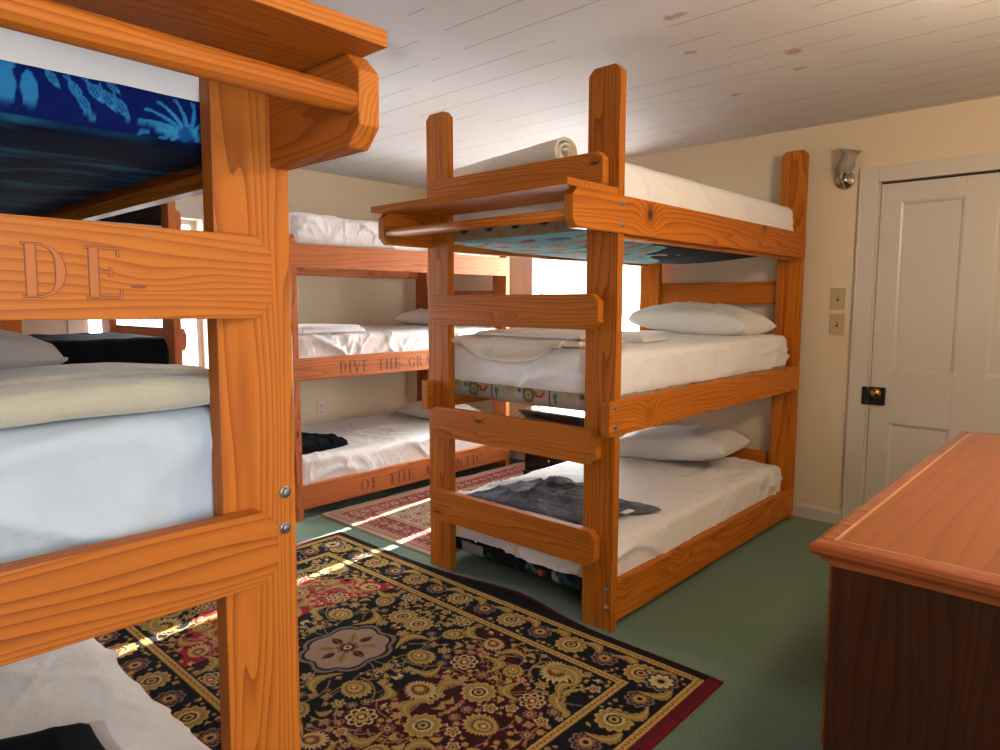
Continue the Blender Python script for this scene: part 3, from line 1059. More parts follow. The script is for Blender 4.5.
M['carve'] = flat_mat('burnt_carving', (0.20, 0.050, 0.006), 0.7)
M['carve_red'] = flat_mat('worn_carving', (0.16, 0.040, 0.015), 0.7)
M['carve_pale'] = flat_mat('bare_carved_wood', (0.46, 0.120, 0.010), 0.6)

# ---------------------------------------------------------------- bunk beds
T = .039


def board(name, kind, parent, axis, a0, a1, b0, b1, c0, c1, clip=0.0, ends=(1, 1), tops=(1, 1)):
    """plank along local x ('x': a=x b=y c=z), y ('y': a=y b=x c=z) or z ('z': a=z b=x c=y); clip cuts its corners."""
    bm = bmesh.new()
    if axis == 'z':
        ym = c0, c1
        k = clip
        poly = [(c0, a0), (c1, a0)] + ([(c1, a1 - k), (c1 - k, a1), (c0 + k, a1), (c0, a1 - k)] if k else [(c1, a1), (c0, a1)])
        add_prism(bm, poly, 'x', b0, b1, .0025)
    else:
        k = clip
        poly = []
        lo, hi = ends
        poly += [(a0, c0 + k), (a0, c1 - k), (a0 + k, c1)] if (lo and k) else [(a0, c0), (a0, c1)]
        poly += [(a1 - k, c1), (a1, c1 - k), (a1, c0 + k), (a1 - k, c0)] if (hi and k) else [(a1, c1), (a1, c0)]
        if lo and k: poly += [(a0 + k, c0)]
        add_prism(bm, poly, 'y' if axis == 'x' else 'x', b0, b1, .0025)
    return bm_obj(name, bm, WOOD[kind, axis], parent)


def bolt(parent, loc, nrm):
    bm = bmesh.new()
    q = Vector(nrm).to_track_quat('Z', 'Y').to_matrix().to_4x4()
    Tm = Matrix.Translation(Vector(loc)) @ q
    add_lathe(bm, [(.0115, -.001), (.0115, .0015), (.0085, .002)], Tm, 16)
    add_lathe(bm, [(.0080, .0015), (.0080, .0065), (.006, .0075), (0, .0078)], Tm, 6)
    return bm_obj('bolt', bm, M['bolt'], parent)


def bunk(name, org, rz, L, W, kind, post_h, side, front_ends, rear_ends, guard=None, shelf=None, rod=None, bolts=(), low_in=True, label='', clip=.028, ledgers=()):
    root = empty(name, (*org, 0), rz, label=label, cat='bunk bed', group=None)
    pw = .14
    for x0 in (0.0, L - T):
        for y0 in (0.0, W - pw):
            board('post', kind, root, 'z', 0.0, post_h, x0, x0 + T, y0, y0 + pw, .024)
    rails = []
    for (z0, z1, xa, xb, lap, cl) in side:
        for sgn in (0, 1):
            if lap: ya, yb = (-.003, .035) if sgn == 0 else (W - .035, W + .003)
            else: ya, yb = (0.0, .038) if sgn == 0 else (W - .038, W)
            rails.append(board('side_rail', kind, root, 'x', xa, xb, ya, yb, z0, z1, cl, (1, 0)))
    ends = []
    for (z0, z1) in front_ends:
        ends.append(board('end_rail', kind, root, 'y', .058, W - .058, -.038, 0.0, z0, z1, clip))
    for (z0, z1) in rear_ends:
        board('end_rail', kind, root, 'y', .03, W - .03, L, L + .036, z0, z1, clip)
    if guard:
        board('guard_rail', kind, root, 'y', .045, W - .045, -.038, 0.0, guard[0], guard[1], .022)
    if shelf:
        z0, z1, xa, xb = shelf
        bm = bmesh.new(); add_box(bm, xa, xb, .002, W + .022, z0, z1, .002)
        bm_obj('shelf', bm, WOOD[kind, 'y'], root)
    if rod:
        x, z, r = rod
        bm = bmesh.new()
        q = Matrix.Translation((x, .024, z)) @ Matrix.Rotation(-math.pi / 2, 4, 'X')
        add_lathe(bm, [(r, 0), (r, W - .048)], q, 24)
        bm_obj('hanging_rod', bm, WOOD[kind, 'y'], root)
    for z in ledgers:
        for ya in (.028, W - .060):
            bm = bmesh.new(); add_box(bm, T + .004, L - T - .004, ya, ya + .032, z - .03, z, .002)
            bm_obj('mattress_ledger', bm, WOOD[kind, 'x'], root)
    for loc, n in bolts: bolt(root, loc, n)
    root['_rails'] = 0
    del root['_rails']
    return root, rails, ends


L0, W0 = 1.930, 1.049
# the bunk in the middle of the room, head end against the door wall
B_ORG = (2.154, 1.401)
bunk('bunk_bed', B_ORG, 0, L0, W0, 'amber', 2.128,
     [(1.528, 1.665, -.280, L0, True, .028), (.775, .910, -.040, L0, True, 0), (.034, .188, T, L0 - T, False, 0)],
     [(.254, .396), (.656, .793), (1.174, 1.309)], [(.30, .375), (.72, .80), (1.268, 1.401)],
     guard=(1.690, 1.822), shelf=(1.665, 1.690, -.305, 0.0), rod=(-.255, 1.575, .019),
     bolts=[((.020, -.0035, 1.637), (0, -1, 0)), ((.020, -.0035, 1.560), (0, -1, 0)), ((.0, -.0035, .885), (0, -1, 0)), ((.0, -.0035, .812), (0, -1, 0)),
            ((-.0005, .022, .165), (-1, 0, 0)), ((-.0005, .022, .095), (-1, 0, 0))],
     label='amber pine triple bunk standing mid-room beside the white door, fish print under its top mattress', ledgers=(1.545, .838, .085))
# the bunk in the left foreground, turned a quarter turn
A_ORG = (0.6535, 1.137)
a_root, a_rails, a_ends = bunk('bunk_bed', A_ORG, math.pi / 2, L0, W0, 'front', 2.128,
     [(1.516, 1.655, -.264, L0, True, .030), (.815, .955, T, L0 - T, False, 0), (.034, .188, T, L0 - T, False, 0)],
     [(.254, .396), (.780, .912), (1.251, 1.391)], [(.30, .375), (.80, .90), (1.268, 1.401)],
     guard=(1.682, 1.815), shelf=(1.657, 1.682, -.292, 0.0), rod=(-.243, 1.582, .020),
     bolts=[((-.0005, .021, .929), (-1, 0, 0)), ((-.0005, .023, .861), (-1, 0, 0)), ((-.0005, .022, .165), (-1, 0, 0)), ((-.0005, .022, .095), (-1, 0, 0))],
     label='orange pine triple bunk nearest the camera at left, letters DE carved in an end rail', ledgers=(1.530, .838, .045))
a_root.rotation_euler = (.011, 0, math.pi / 2)   # it leans a little
a_root.location.z = -.004
# the bunk along the back wall with carved rails
C_ORG = (2.059, 3.505)
LC = 1.847
_, c_rails, _ = bunk('bunk_bed', C_ORG, 0, LC, W0, 'red', 1.66,
     [(1.477, 1.611, -.004, LC - T, True, 0), (.827, .955, -.004, LC - T, True, 0), (.062, .205, T, LC - T, False, 0)],
     [(.30, .43), (1.10, 1.20)], [(.70, .80), (1.25, 1.37)], label='reddish pine triple bunk along the back wall with DIVE THE carved on its rail', ledgers=(1.60, .85, .10), low_in=True)
# the bunk in the far left corner
D_ORG = (-0.487, 3.505)
bunk('bunk_bed', D_ORG, 0, L0, W0, 'red', 2.05,
     [(1.477, 1.611, -.030, L0 - T, True, 0), (.827, .953, -.030, L0 - T, True, 0), (.062, .205, T, L0 - T, False, 0)],
     [(.30, .43), (1.10, 1.20)], [(.30, .43), (1.03, 1.145), (1.62, 1.74)], label='dark reddish bunk in the far left corner, seen through the nearest bunk', ledgers=(1.60, .85, .10))

# carved words
lettering('DIVE THE GRAVEYARD', (.306, -.0032, .851), (1, 0, 0), (0, 0, 1), (0, -1, 0), .068, 1.06, [M['carve_red']], c_rails[2], .165)
lettering('-OF THE ATLANTIC', (.385, -.0002, .092), (1, 0, 0), (0, 0, 1), (0, -1, 0), .068, 1.22, [M['carve_red']], c_rails[4], .20)
# end rail faces local -x; reading direction is local -y
lettering('DE', (-.0380, .424, 1.283), (0, -1, 0), (0, 0, 1), (-1, 0, 0), .071, 1.10, [M['carve'], M['carve_pale']], a_ends[2], .20, 1.15, .040)
lettering('-', (-.0380, .294, 1.268), (0, -1, 0), (0, 0, 1), (-1, 0, 0), .071, 1.0, [M['carve']], a_ends[2])

# ---------------------------------------------------------------- bedding


def wrinkles(P, N, seed, top=.006, side=.006, kx=5.0, rot=0.4):
    c, s = math.cos(rot), math.sin(rot)
    w1 = np.stack([vnoise(P * 2.6, seed + 9), vnoise(P * 2.6 + 7, seed + 10)], 1) * .14
    X = P[:, 0] * c + P[:, 1] * s + w1[:, 0]
    Y = -P[:, 0] * s + P[:, 1] * c + w1[:, 1]

    def fold(kx_, ky_, sd, pw):
        n = vnoise(np.stack([X * kx_, Y * ky_, P[:, 2] * 2], 1), sd)
        return np.exp(-np.abs(n) * pw)
    mask = np.clip(.55 + vnoise(P * 2.0, seed + 20), 0.08, 1)
    f = fold(kx, kx * .30, seed, 7) + .55 * fold(kx * 2.1, kx * .75, seed + 1, 6) + .3 * fold(kx * .8, kx * 2.6, seed + 2, 7) + .28 * fold(kx * 4.5, kx * 1.6, seed + 6, 5)
    t = (f - .55) * top * mask + vnoise(P * 2.3, seed + 2) * top * .6
    h = np.where(np.abs(N[:, 0]) > np.abs(N[:, 1]), P[:, 1], P[:, 0])
    wz = vnoise(P * 5.0, seed + 12) * .06

    def sfold(a, b, sd, pw):
        n = vnoise(np.stack([h * a + P[:, 2] * b + wz * a, P[:, 2] * abs(b) * .5 - h * 1.1, h * 0], 1), sd)
        return np.exp(-np.abs(n) * pw)
    sd = np.maximum(sfold(3.2, 7.0, seed + 3, 5) + .5 * sfold(9.0, -8.0, seed + 4, 5) + .35 * sfold(17.0, 6.0, seed + 5, 5) - .5, -.22) * side * (.5 + mask)
    up_ = np.clip(N[:, 2], 0, 1)
    return (t * up_ + sd * (1 - up_))[:, None]


def mattress(dims, zcut, label, seed, ticking=None, colors=None, sag=.02, top=.006, side=.006, sheet='sheet', kx=5.0, rot=.4, group='mattresses on the bunks', step=.035, steps=None, r=.045, domed=.006, name='mattress', sheet_label=None, edge=.0, step_sheet=.014):
    x0, x1, y0, y1, z0, z1 = dims
    cx, cy, hx, hy = (x0 + x1) / 2, (y0 + y1) / 2, (x1 - x0) / 2, (y1 - y0) / 2

    def bend(P):
        u, v = np.clip((P[:, 0] - cx) / hx, -1, 1), np.clip((P[:, 1] - cy) / hy, -1, 1)
        return (1 - u ** 4) * (1 - v ** 2)

    def dm(P, N):
        P = P + N * (vnoise(P * 6, seed + 40) * .003)[:, None]
        low = np.clip((z0 + .12 - P[:, 2]) / .12, 0, 1)
        P[:, 2] -= sag * bend(P) * low
        return P
    st = steps or (step, step, step)
    if colors is None: x0, x1, y0, y1 = x0 + .022, x1 - .022, y0 + .022, y1 - .022
    zb_ = z1 - min(.045, (z1 - zcut) * .5)
    P, F = lattice(ticks(x0, x1, .03, st[0]), ticks(y0, y1, .03, st[1]), ticks(z0, zb_, .03, st[2]))
    lo, hi = np.array([x0, y0, z0]) + .03, np.array([x1, y1, zb_]) - .03
    Q = np.clip(P, lo, hi); N = P - Q
    N /= np.maximum(np.linalg.norm(N, axis=1, keepdims=True), 1e-9)
    Pm = dm(Q + N * .03, N)
    body = mesh_obj(name, Pm, F, ticking or M['ticking'], smooth=True)
    if colors is not None: set_colors(body, colors(Q + N * .03, N))
    tag(body, label, 'mattress', group)

    if colors is None: x0, x1, y0, y1 = x0 - .022, x1 + .022, y0 - .022, y1 + .022

    def ds(P, N):
        P = P + N * wrinkles(P, N, seed, top, side, kx, rot)
        P[:, 2] += domed * bend(P) * np.clip((P[:, 2] - z1 + .06) / .06, 0, 1)
        low = np.clip(1 - (P[:, 2] - zcut) / .03, 0, 1)
        flat = N.copy(); flat[:, 2] = 0
        P = P - flat * (.009 * low ** 2)[:, None]
        if edge: P[:, 2] += low * vnoise(P * 9, seed + 5) * edge
        return P
    e = .012
    sh = soft_box('fitted_sheet', x0 - e, x1 + e, y0 - e, y1 + e, zcut, z1 + .004, r, step_sheet, M[sheet], body, ds, True, .012)
    if sheet_label: sh['label'] = sheet_label
    return body


M['ticking'] = cloth_mat('plain_ticking', (0.42, 0.38, 0.34), 0.85, 0.1, 20.0)
M['print'] = attr_mat('printed_ticking', 0.9, sheen=0.0)


def remap(o, org, rz):
    """meshes built in the world are fine; this keeps the printed faces in bed order."""
    return o


# blue sea print: front band y = const (world), underside waves
def sea_colors(x0, x1, yf, z0, z1):
    c = Canvas(x0, x1, z0, z1 + .02, .0012, (.002, .011, .125))
    rng = random.Random(3)
    LB, MB_ = (.03, .26, .56), (.012, .10, .34)

    def kelp(u, zb, h, w):
        for k in range(26):
            q = k / 25
            ww = w * math.sin(math.pi * min(1, q * .85 + .15)) ** .7
            for sg in (-1, 1):
                c.line([(u, zb + h * q), (u + sg * ww, zb + h * q + .006)], .0011, LB)
            c.line([(u - ww * .8, zb + h * q), (u + ww * .8, zb + h * q)], .0012, LB)

    def fish(u, v, L, a):
        ca, sa = math.cos(a), math.sin(a)
        c.leaf(u, v, L, L * .20, a, LB, None, None, 0, 0)
        c.leaf(u - .03 * L * ca, v - .03 * L * sa, L * .8, L * .13, a, MB_, None, None, 0, 0)
        c.line([(u - .45 * L * ca, v - .45 * L * sa), (u + .1 * L * ca, v + .1 * L * sa)], .0008, LB)
        c.disc(u + L * .24 * ca, v + L * .24 * sa, L * .075, (.10, .42, .70)); c.disc(u + L * .24 * ca, v + L * .24 * sa, L * .035, (.002, .01, .1))
        for d in (-.35, .35):
            c.line([(u - L * .46 * ca, v - L * .46 * sa), (u - L * .46 * ca - .28 * L * math.cos(a + d), v - L * .46 * sa - .28 * L * math.sin(a + d))], .0010, LB)

    def anemone(u, v, R):
        for k in range(22):
            a = math.pi * (k / 21) * 1.3 - .45
            bend_ = .5 if k % 2 else .25
            pts = [(u + R * q * math.cos(a + bend_ * q), v + R * q * math.sin(a + bend_ * q) * .72) for q in (.08, .3, .55, .8, 1.0)]
            c.line(pts[:4], .0021, LB if k % 3 else (.05, .34, .62)); c.line(pts[3:], .0013, LB)
        c.disc(u, v, R * .16, MB_)
    zb = z0 + .022
    for u, h, w in [(x0 + .06, .05, .012), (x0 + .35, .05, .012), (.262, .050, .0125), (.291, .044, .010), (-.02, .05, .012)]: kelp(u, zb, h, w)
    c.leaf(.268, z0 + .078, .030, .007, 1.4, LB, None, None, .2, .3)
    for u, v, L, a in [(.322, z0 + .066, .030, -1.0), (.352, z0 + .054, .036, -1.05), (.362, z0 + .038, .034, -1.0), (.378, z0 + .058, .036, -.95), (.396, z0 + .050, .038, -1.0), (.415, z0 + .042, .038, -1.0), (.369, z0 + .024, .022, -.7), (.404, z0 + .072, .026, -.7), (.05, z0 + .05, .04, -.9), (-.1, z0 + .05, .04, -.9)]: fish(u, v, L, a)
    anemone(.512, z0 + .020, .075); anemone(.14, z0 + .018, .055); anemone(-.25, z0 + .018, .06)

    def f(P, N):
        out = np.zeros((len(P), 3))
        fr = c.sample(P[:, 0], P[:, 2])
        out[:] = (.003, .014, .10)
        m = P[:, 1] < yf + .034
        out[m] = fr[m]
        b = P[:, 2] < z0 + .008
        q = np.stack([P[:, 0] * 4.0 + vnoise(P * 9, 2) * .5, P[:, 1] * 22 + vnoise(P * 7, 1) * 1.6, P[:, 0] * 0], 1)
        w = np.clip(fbm(q, 5, 4) * .8 + .05, 0, 1)[:, None]
        blot = np.clip(vnoise(P * np.array([3.0, 5, 0.1]), 8) * .8 + .55, 0, 1)[:, None]
        und = np.array([.0015, .010, .055]) * (1 - w) + np.array([.035, .21, .44]) * w * (.35 + blot)
        out[b] = und[b]
        return out
    return f


def side_canvas_colors(c, ub, zb0, under=None, axis_front='x', front=0.0, other=(.3, .25, .2)):
    def f(P, N):
        out = np.zeros((len(P), 3)); out[:] = other
        m = P[:, 0] < front + .034
        out[m] = c.sample(P[:, 1], P[:, 2])[m]
        s = (P[:, 1] < ub + .034) & ~m
        out[s] = c.sample(P[:, 0] - 1.0, P[:, 2])[s]
        if under is not None:
            b = P[:, 2] < zb0 + .008
            out[b] = under.sample(P[:, 0], P[:, 1])[b]
        return out
    return f


# A: three mattresses (length runs along y)
AX0, AX1, AY0, AY1 = -.350, .614, 1.187, 3.02
mattress((AX0, AX1, AY0, AY1, 1.535, 1.79), 1.612, 'mattress with blue sea-creature print at top left, highest of the nearest bunk', 11, M['print'],
         sea_colors(AX0, AX1, AY0, 1.535, 1.62), .012, .004, .003, steps=(.0016, .012, .0016))
mattress((AX0, AX1, AY0, AY1, .842, 1.088), .872, 'white-sheeted mattress under the khaki blanket in the nearest bunk', 12, None, None, .02, .008, .034, sheet='sheet_daylit', kx=3.0, edge=.002, step_sheet=.010)
mattress((AX0, .592, AY0, AY1, .055, .325), .12, 'white rumpled lowest mattress in the nearest bunk, bottom left', 13, None, None, .01, .050, .034, kx=3.0, rot=.9, edge=.02, r=.06, step_sheet=.009)

# B: three mattresses (length runs along x)
BX0, BX1, BY0, BY1 = 2.205, 4.005, 1.448, 2.400


def b_top_colors():
    zb = 1.548
    c = Canvas(.5, 3.2, zb, zb + .30, .003, (.30, .235, .15))
    rng = random.Random(8)
    for u in np.arange(.55, 3.2, .155):
        v = zb + rng.uniform(.060, .078)
        c.disc(u, v, .030, (.012, .014, .010)); c.flower(u, v, .020, 5, [(1, .4, (.10, .10, .05)), (.5, .3, (.02, .02, .02))])
        c.rect(u + .05, u + .10, zb + .05, zb + .09, (.42, .40, .34)); c.line([(u + .06, zb + .055), (u + .075, zb + .085), (u + .09, zb + .055)], .004, (.03, .03, .03))
        c.disc(u + .09, zb + .022, .011, (.35, .17, .03))
    d = Canvas(BX0 - .02, BX1 + .02, BY0 - .02, BY1 + .02, .006, (.26, .60, .70))
    cols = [(.55, .05, .06), (.62, .14, .05), (.62, .30, .12), (.06, .16, .38), (.50, .06, .14), (.10, .28, .10), (.60, .32, .22)]
    for i, x in enumerate(np.arange(BX0 - .02, BX1 + .02, .082)):
        for j, y in enumerate(np.arange(BY0 - .02, BY1 + .02, .145)):
            a = 1.57 + rng.uniform(-.35, .35); k = rng.choice(cols)
            u, v = x + rng.uniform(-.015, .015), y + (.07 if i % 2 else 0) + rng.uniform(-.02, .02)
            d.leaf(u, v, .105, .023, a, k, tuple(q * .6 + .2 for q in k), None, .15, .2)
            d.leaf(u - .055 * math.cos(a), v - .055 * math.sin(a), .035, .022, a + 1.57, k, None, None, .3, 0)
            d.leaf(u + .01, v, .05, .008, a + .9, (.55, .42, .25), None, None, .2, 0)
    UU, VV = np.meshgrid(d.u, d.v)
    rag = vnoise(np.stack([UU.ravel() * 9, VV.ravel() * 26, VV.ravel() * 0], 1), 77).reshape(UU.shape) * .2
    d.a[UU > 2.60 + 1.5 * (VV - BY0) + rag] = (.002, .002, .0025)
    return side_canvas_colors(c, BY0, zb, d, front=BX0)


def b_mid_colors():
    zb = .840
    c = Canvas(.5, 3.2, zb, zb + .30, .0025, (.44, .36, .29))
    rng = random.Random(4)
    for u in np.arange(.55, 3.2, .33):
        c.disc(u, zb + .045, .034, (.10, .02, .02)); c.disc(u, zb + .045, .026, (.20, .24, .08)); c.flower(u, zb + .045, .016, 5, [(1, .4, (.5, .4, .15)), (.5, .3, (.05, .12, .04))])
        c.line([(u - .085, zb + .062), (u - .07, zb + .044), (u - .045, zb + .042), (u - .04, zb + .06)], .006, (.36, .02, .02)); c.line([(u - .08, zb + .066), (u - .05, zb + .058)], .005, (.5, .3, .05))
        c.line([(u - .115, zb + .01), (u - .115, zb + .075)], .004, (.22, .05, .12)); c.disc(u - .145, zb + .05, .013, (.03, .22, .06)); c.rect(u - .15, u - .14, zb + .015, zb + .04, (.06, .15, .05))
        c.rect(u - .245, u - .20, zb + .055, zb + .072, (.42, .30, .06)); c.disc(u - .28, zb + .06, .010, (.06, .14, .05)); c.rect(u - .30, u - .25, zb + .03, zb + .05, (.5, .46, .42))
        for q in range(5): c.line([(u - .19 + q * .009, zb + .02), (u - .19 + q * .009, zb + .07)], .0012, (.34, .27, .22))
    return side_canvas_colors(c, BY0, zb, None, front=BX0)


def b_low_colors():
    zb = .088
    c = Canvas(.5, 3.2, zb - .02, zb + .30, .003, (.010, .009, .012))
    rng = random.Random(6)
    for k in range(90):
        u, v = rng.uniform(.5, 3.2), zb + rng.uniform(0, .075)
        c.leaf(u, v, rng.uniform(.03, .08), rng.uniform(.008, .02), rng.uniform(0, 3), rng.choice([(.10, .16, .15), (.25, .05, .03), (.02, .07, .09), (.05, .04, .06), (.14, .15, .13), (.02, .05, .03)]), None, None, rng.uniform(-.5, .5), .1)
    c.rect(2.14, 2.28, zb + .005, zb + .06, (.34, .33, .31))
    c.disc(1.80, zb + .03, .016, (.45, .10, .04)); c.leaf(1.72, zb + .03, .06, .02, 1.2, (.2, .3, .29))
    return side_canvas_colors(c, BY0, zb, None, front=BX0)


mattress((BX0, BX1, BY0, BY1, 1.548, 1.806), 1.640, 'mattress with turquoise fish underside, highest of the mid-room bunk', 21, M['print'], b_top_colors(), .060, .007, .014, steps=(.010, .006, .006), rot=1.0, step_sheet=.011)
mattress((BX0, BX1, BY0, BY1, .840, 1.090), .915, 'smooth white-sheeted mattress with comic-print edge, middle of the mid-room bunk', 22, M['print'], b_mid_colors(), .02, .008, .020, step_sheet=.010, steps=(.03, .004, .005), kx=3.2, edge=.001)
mattress((BX0, BX1, BY0, BY1, .088, .338), .158, 'white wrinkled mattress with dark printed edge under the slate cloth', 23, M['print'], b_low_colors(), .02, .024, .020, step_sheet=.009, steps=(.03, .004, .005), kx=6.0, rot=1.2, edge=.004)
# C
CX0, CX1, CY0, CY1 = 2.110, 3.850, 3.548, 4.510
mattress((CX0, CX1, CY0, CY1, 1.602, 1.785), 1.606, 'crinkled white top mattress on the bunk along the back wall', 31, None, None, .0, .010, .020, sheet='sheet_shiny', kx=8.0, step_sheet=.010)
mattress((CX0, CX1, CY0, CY1, .852, 1.088), .90, 'shiny white mattress above the DIVE THE rail', 32, None, None, .0, .014, .024, sheet='sheet_shiny', kx=9.0, step_sheet=.010)
mattress((CX0, CX1, CY0, CY1, .105, .355), .16, 'white crumpled lowest mattress behind the OF THE rail', 33, None, None, .0, .018, .018, sheet='sheet_shiny', kx=8.5, rot=.7, step_sheet=.010)
# D
DX0, DX1, DY0, DY1 = -.435, 1.385, 3.550, 4.505
mattress((DX0, DX1, DY0, DY1, 1.602, 1.785), 1.61, 'top mattress under the dark brown blanket in the far left bunk', 41, None, None, 0, .005, .006)
mattress((DX0, DX1, DY0, DY1, .852, 1.075), .90, 'white mattress under the black blanket in the far left bunk', 42, None, None, 0, .005, .006)
mattress((DX0, DX1, DY0, DY1, .105, .340), .16, 'lowest white mattress of the far left bunk', 43, None, None, 0, .005, .006)


def pillow(loc, L, W, h, rz, mat, label, seed, tilt=(0, 0), tag_at=None, plump=.36):
    nu, nv = 46, 34
    u, v = np.meshgrid(np.linspace(-1, 1, nu), np.linspace(-1, 1, nv))
    pin = 1 - .10 * (1 - np.abs(v) ** 1.5) * np.abs(u) ** 6
    pinv = 1 - .12 * (1 - np.abs(u) ** 1.5) * np.abs(v) ** 6
    X, Y = u * L / 2 * pin, v * W / 2 * pinv
    th = ((1 - np.abs(u) ** 2.6).clip(0) * (1 - np.abs(v) ** 2.6).clip(0)) ** plump
    P0 = np.stack([X.ravel(), Y.ravel(), np.zeros(X.size)], 1)
    w = (np.clip(ridge(P0 * np.array([9, 5, 1]), seed), 0, 1) ** 2 - .4) * .012 + vnoise(P0 * 5, seed + 1) * .012 + (np.clip(ridge(P0 * np.array([17, 13, 1]) + 2, seed + 2), 0, 1) ** 3) * .006
    zt = th.ravel() * h * .62 + w * th.ravel()
    zb = -th.ravel() * h * .38
    top = P0.copy(); top[:, 2] = zt + .003
    bot = P0.copy(); bot[:, 2] = zb - .003
    idx = np.arange(nu * nv).reshape(nv, nu)
    F = []
    for j in range(nv - 1):
        for i in range(nu - 1):
            a, b, c, d = idx[j, i], idx[j, i + 1], idx[j + 1, i + 1], idx[j + 1, i]
            F.append((a, b, c, d)); F.append((d + nu * nv, c + nu * nv, b + nu * nv, a + nu * nv))
    rim = list(idx[0, :]) + list(idx[1:, -1]) + list(idx[-1, -2::-1]) + list(idx[-2:0:-1, 0])
    for k in range(len(rim)):
        a, b = rim[k], rim[(k + 1) % len(rim)]
        F.append((b, a, a + nu * nv, b + nu * nv))
    P = np.concatenate([top, bot])
    o = mesh_obj('pillow', P, F, mat, smooth=True)
    o.location = loc
    o.rotation_euler = (tilt[0], tilt[1], rz)
    tag(o, label, 'pillow', 'pillows on the bunks')
    if tag_at:
        bm = bmesh.new(); add_box(bm, tag_at[0] - .02, tag_at[0] + .02, tag_at[1] - .012, tag_at[1] - .008, -.022, .014, .001)
        bm_obj('care_tag', bm, M['white_fleece'], o)
    return o


pillow((3.70, 1.835, 1.160), .70, .48, .17, math.pi / 2 + .03, M['pillow'], 'plump white pillow with a care tag on the middle mattress mid-room', 1, (0, -.06), (-.05, .226))
pillow((3.68, 1.94, .425), .70, .50, .18, math.pi / 2 + .12, M['pillow'], 'white pillow on the lowest mattress of the mid-room bunk', 2, (.03, .10))
pillow((3.62, 3.98, 1.150), .62, .38, .12, math.pi / 2, M['pillow'], 'white pillow on the middle mattress along the back wall', 3)
pillow((3.62, 4.00, .415), .60, .38, .11, math.pi / 2, M['pillow'], 'white pillow on the lowest mattress along the back wall', 4)
pillow((.10, 1.80, 1.160), .62, .44, .14, .1, M['pillow_grey'], 'grey pillow behind the khaki blanket in the nearest bunk', 5)


def pad(name, c, z0, h, mat, label, cat, seed, amp=.01, freq=9.0, wob=.02, n=(60, 44), follow=None, rim=.16, group=None, kind=None, layers=1):
    """folded cloth lying flat: corners c00 c10 c11 c01 in plan, rounded rim, uneven top."""
    nu, nv = n
    u, v = np.meshgrid(np.linspace(0, 1, nu), np.linspace(0, 1, nv))
    c = np.array(c, float)
    XY = (c[0] * (1 - u[..., None]) * (1 - v[..., None]) + c[1] * u[..., None] * (1 - v[..., None]) + c[2] * u[..., None] * v[..., None] + c[3] * (1 - u[..., None]) * v[..., None]).reshape(-1, 2)
    U, V = u.ravel(), v.ravel()
    P = np.concatenate([XY, np.zeros((len(XY), 1))], 1)
    e = np.minimum(np.minimum(U, 1 - U), np.minimum(V, 1 - V))
    edge = np.clip(1 - e / .2, 0, 1) ** 2
    P[:, 0] += edge * vnoise(np.stack([XY[:, 0] * 7, XY[:, 1] * 7, XY[:, 0] * 0], 1), seed) * wob
    P[:, 1] += edge * vnoise(np.stack([XY[:, 0] * 7, XY[:, 1] * 7, XY[:, 0] * 0 + 9], 1), seed) * wob
    prof = np.sqrt(np.clip(1 - np.clip(1 - e / rim, 0, 1) ** 2, 0, 1))
    base = z0 if follow is None else follow(P)
    q = P * freq
    wq = np.stack([vnoise(q * .4, seed + 5), vnoise(q * .4 + 3, seed + 6), q[:, 2] * 0], 1) * .8
    nz = (np.exp(-np.abs(vnoise(q * np.array([1, .4, 1]) + wq, seed + 1)) * 6) - .35) * amp + .5 * np.exp(-np.abs(vnoise(q * np.array([.9, 2.1, 1]) + wq, seed + 2)) * 6) * amp
    top = P.copy(); top[:, 2] = base + .004 + prof * (h + nz)
    bot = P.copy(); bot[:, 2] = base + .001
    idx = np.arange(nu * nv).reshape(nv, nu)
    F = []
    K = nu * nv
    for j in range(nv - 1):
        for i in range(nu - 1):
            a, b, cc, d = idx[j, i], idx[j, i + 1], idx[j + 1, i + 1], idx[j + 1, i]
            F.append((a, b, cc, d)); F.append((d + K, cc + K, b + K, a + K))
    rm = list(idx[0, :]) + list(idx[1:, -1]) + list(idx[-1, -2::-1]) + list(idx[-2:0:-1, 0])
    for k in range(len(rm)):
        a, b = rm[k], rm[(k + 1) % len(rm)]
        F.append((b, a, a + K, b + K))
    o = mesh_obj(name, np.concatenate([top, bot]), F, mat, smooth=True)
    return tag(o, label, cat, group)


# khaki fleece folded across the near end of the middle mattress
def khaki(P, N):
    x = P[:, 0]
    P = P + N * (vnoise(P * 9, 3) * .004 + vnoise(P * 26, 4) * .0015)[:, None]
    P[:, 2] += .012 * np.sin((x - .15) * 7.0) * np.clip((P[:, 2] - 1.09) / .05, 0, 1) + .004
    P[:, 1] += .006 * vnoise(P * 4, 6)
    return P


o = tag(soft_box('folded_blanket', -.30, .606, 1.172, 1.50, 1.092, 1.134, .0205, .012, M['khaki'], None, khaki, zstep=.008),
        'khaki fleece blanket folded across the near end of the middle mattress', 'blanket')
o2 = soft_box('upper_fold', -.29, .600, 1.275, 1.48, 1.131, 1.144, .0063, .012, M['khaki'], o, khaki, zstep=.006)
# black folded blanket with a grey edge on the lowest mattress
o = pad('folded_blanket', [(-.10, 1.24), (.40, 1.22), (.43, 1.60), (-.08, 1.84)], .345, .045, M['black_cloth'], 'black blanket with grey edging at the bottom left corner', 'blanket', 31, .006, 5, .01)
pad('blanket_edging', [(-.14, 1.22), (.425, 1.20), (.458, 1.625), (-.10, 1.89)], .340, .022, M['grey_trim'], None, None, 31, .003, 5, .012).parent = o

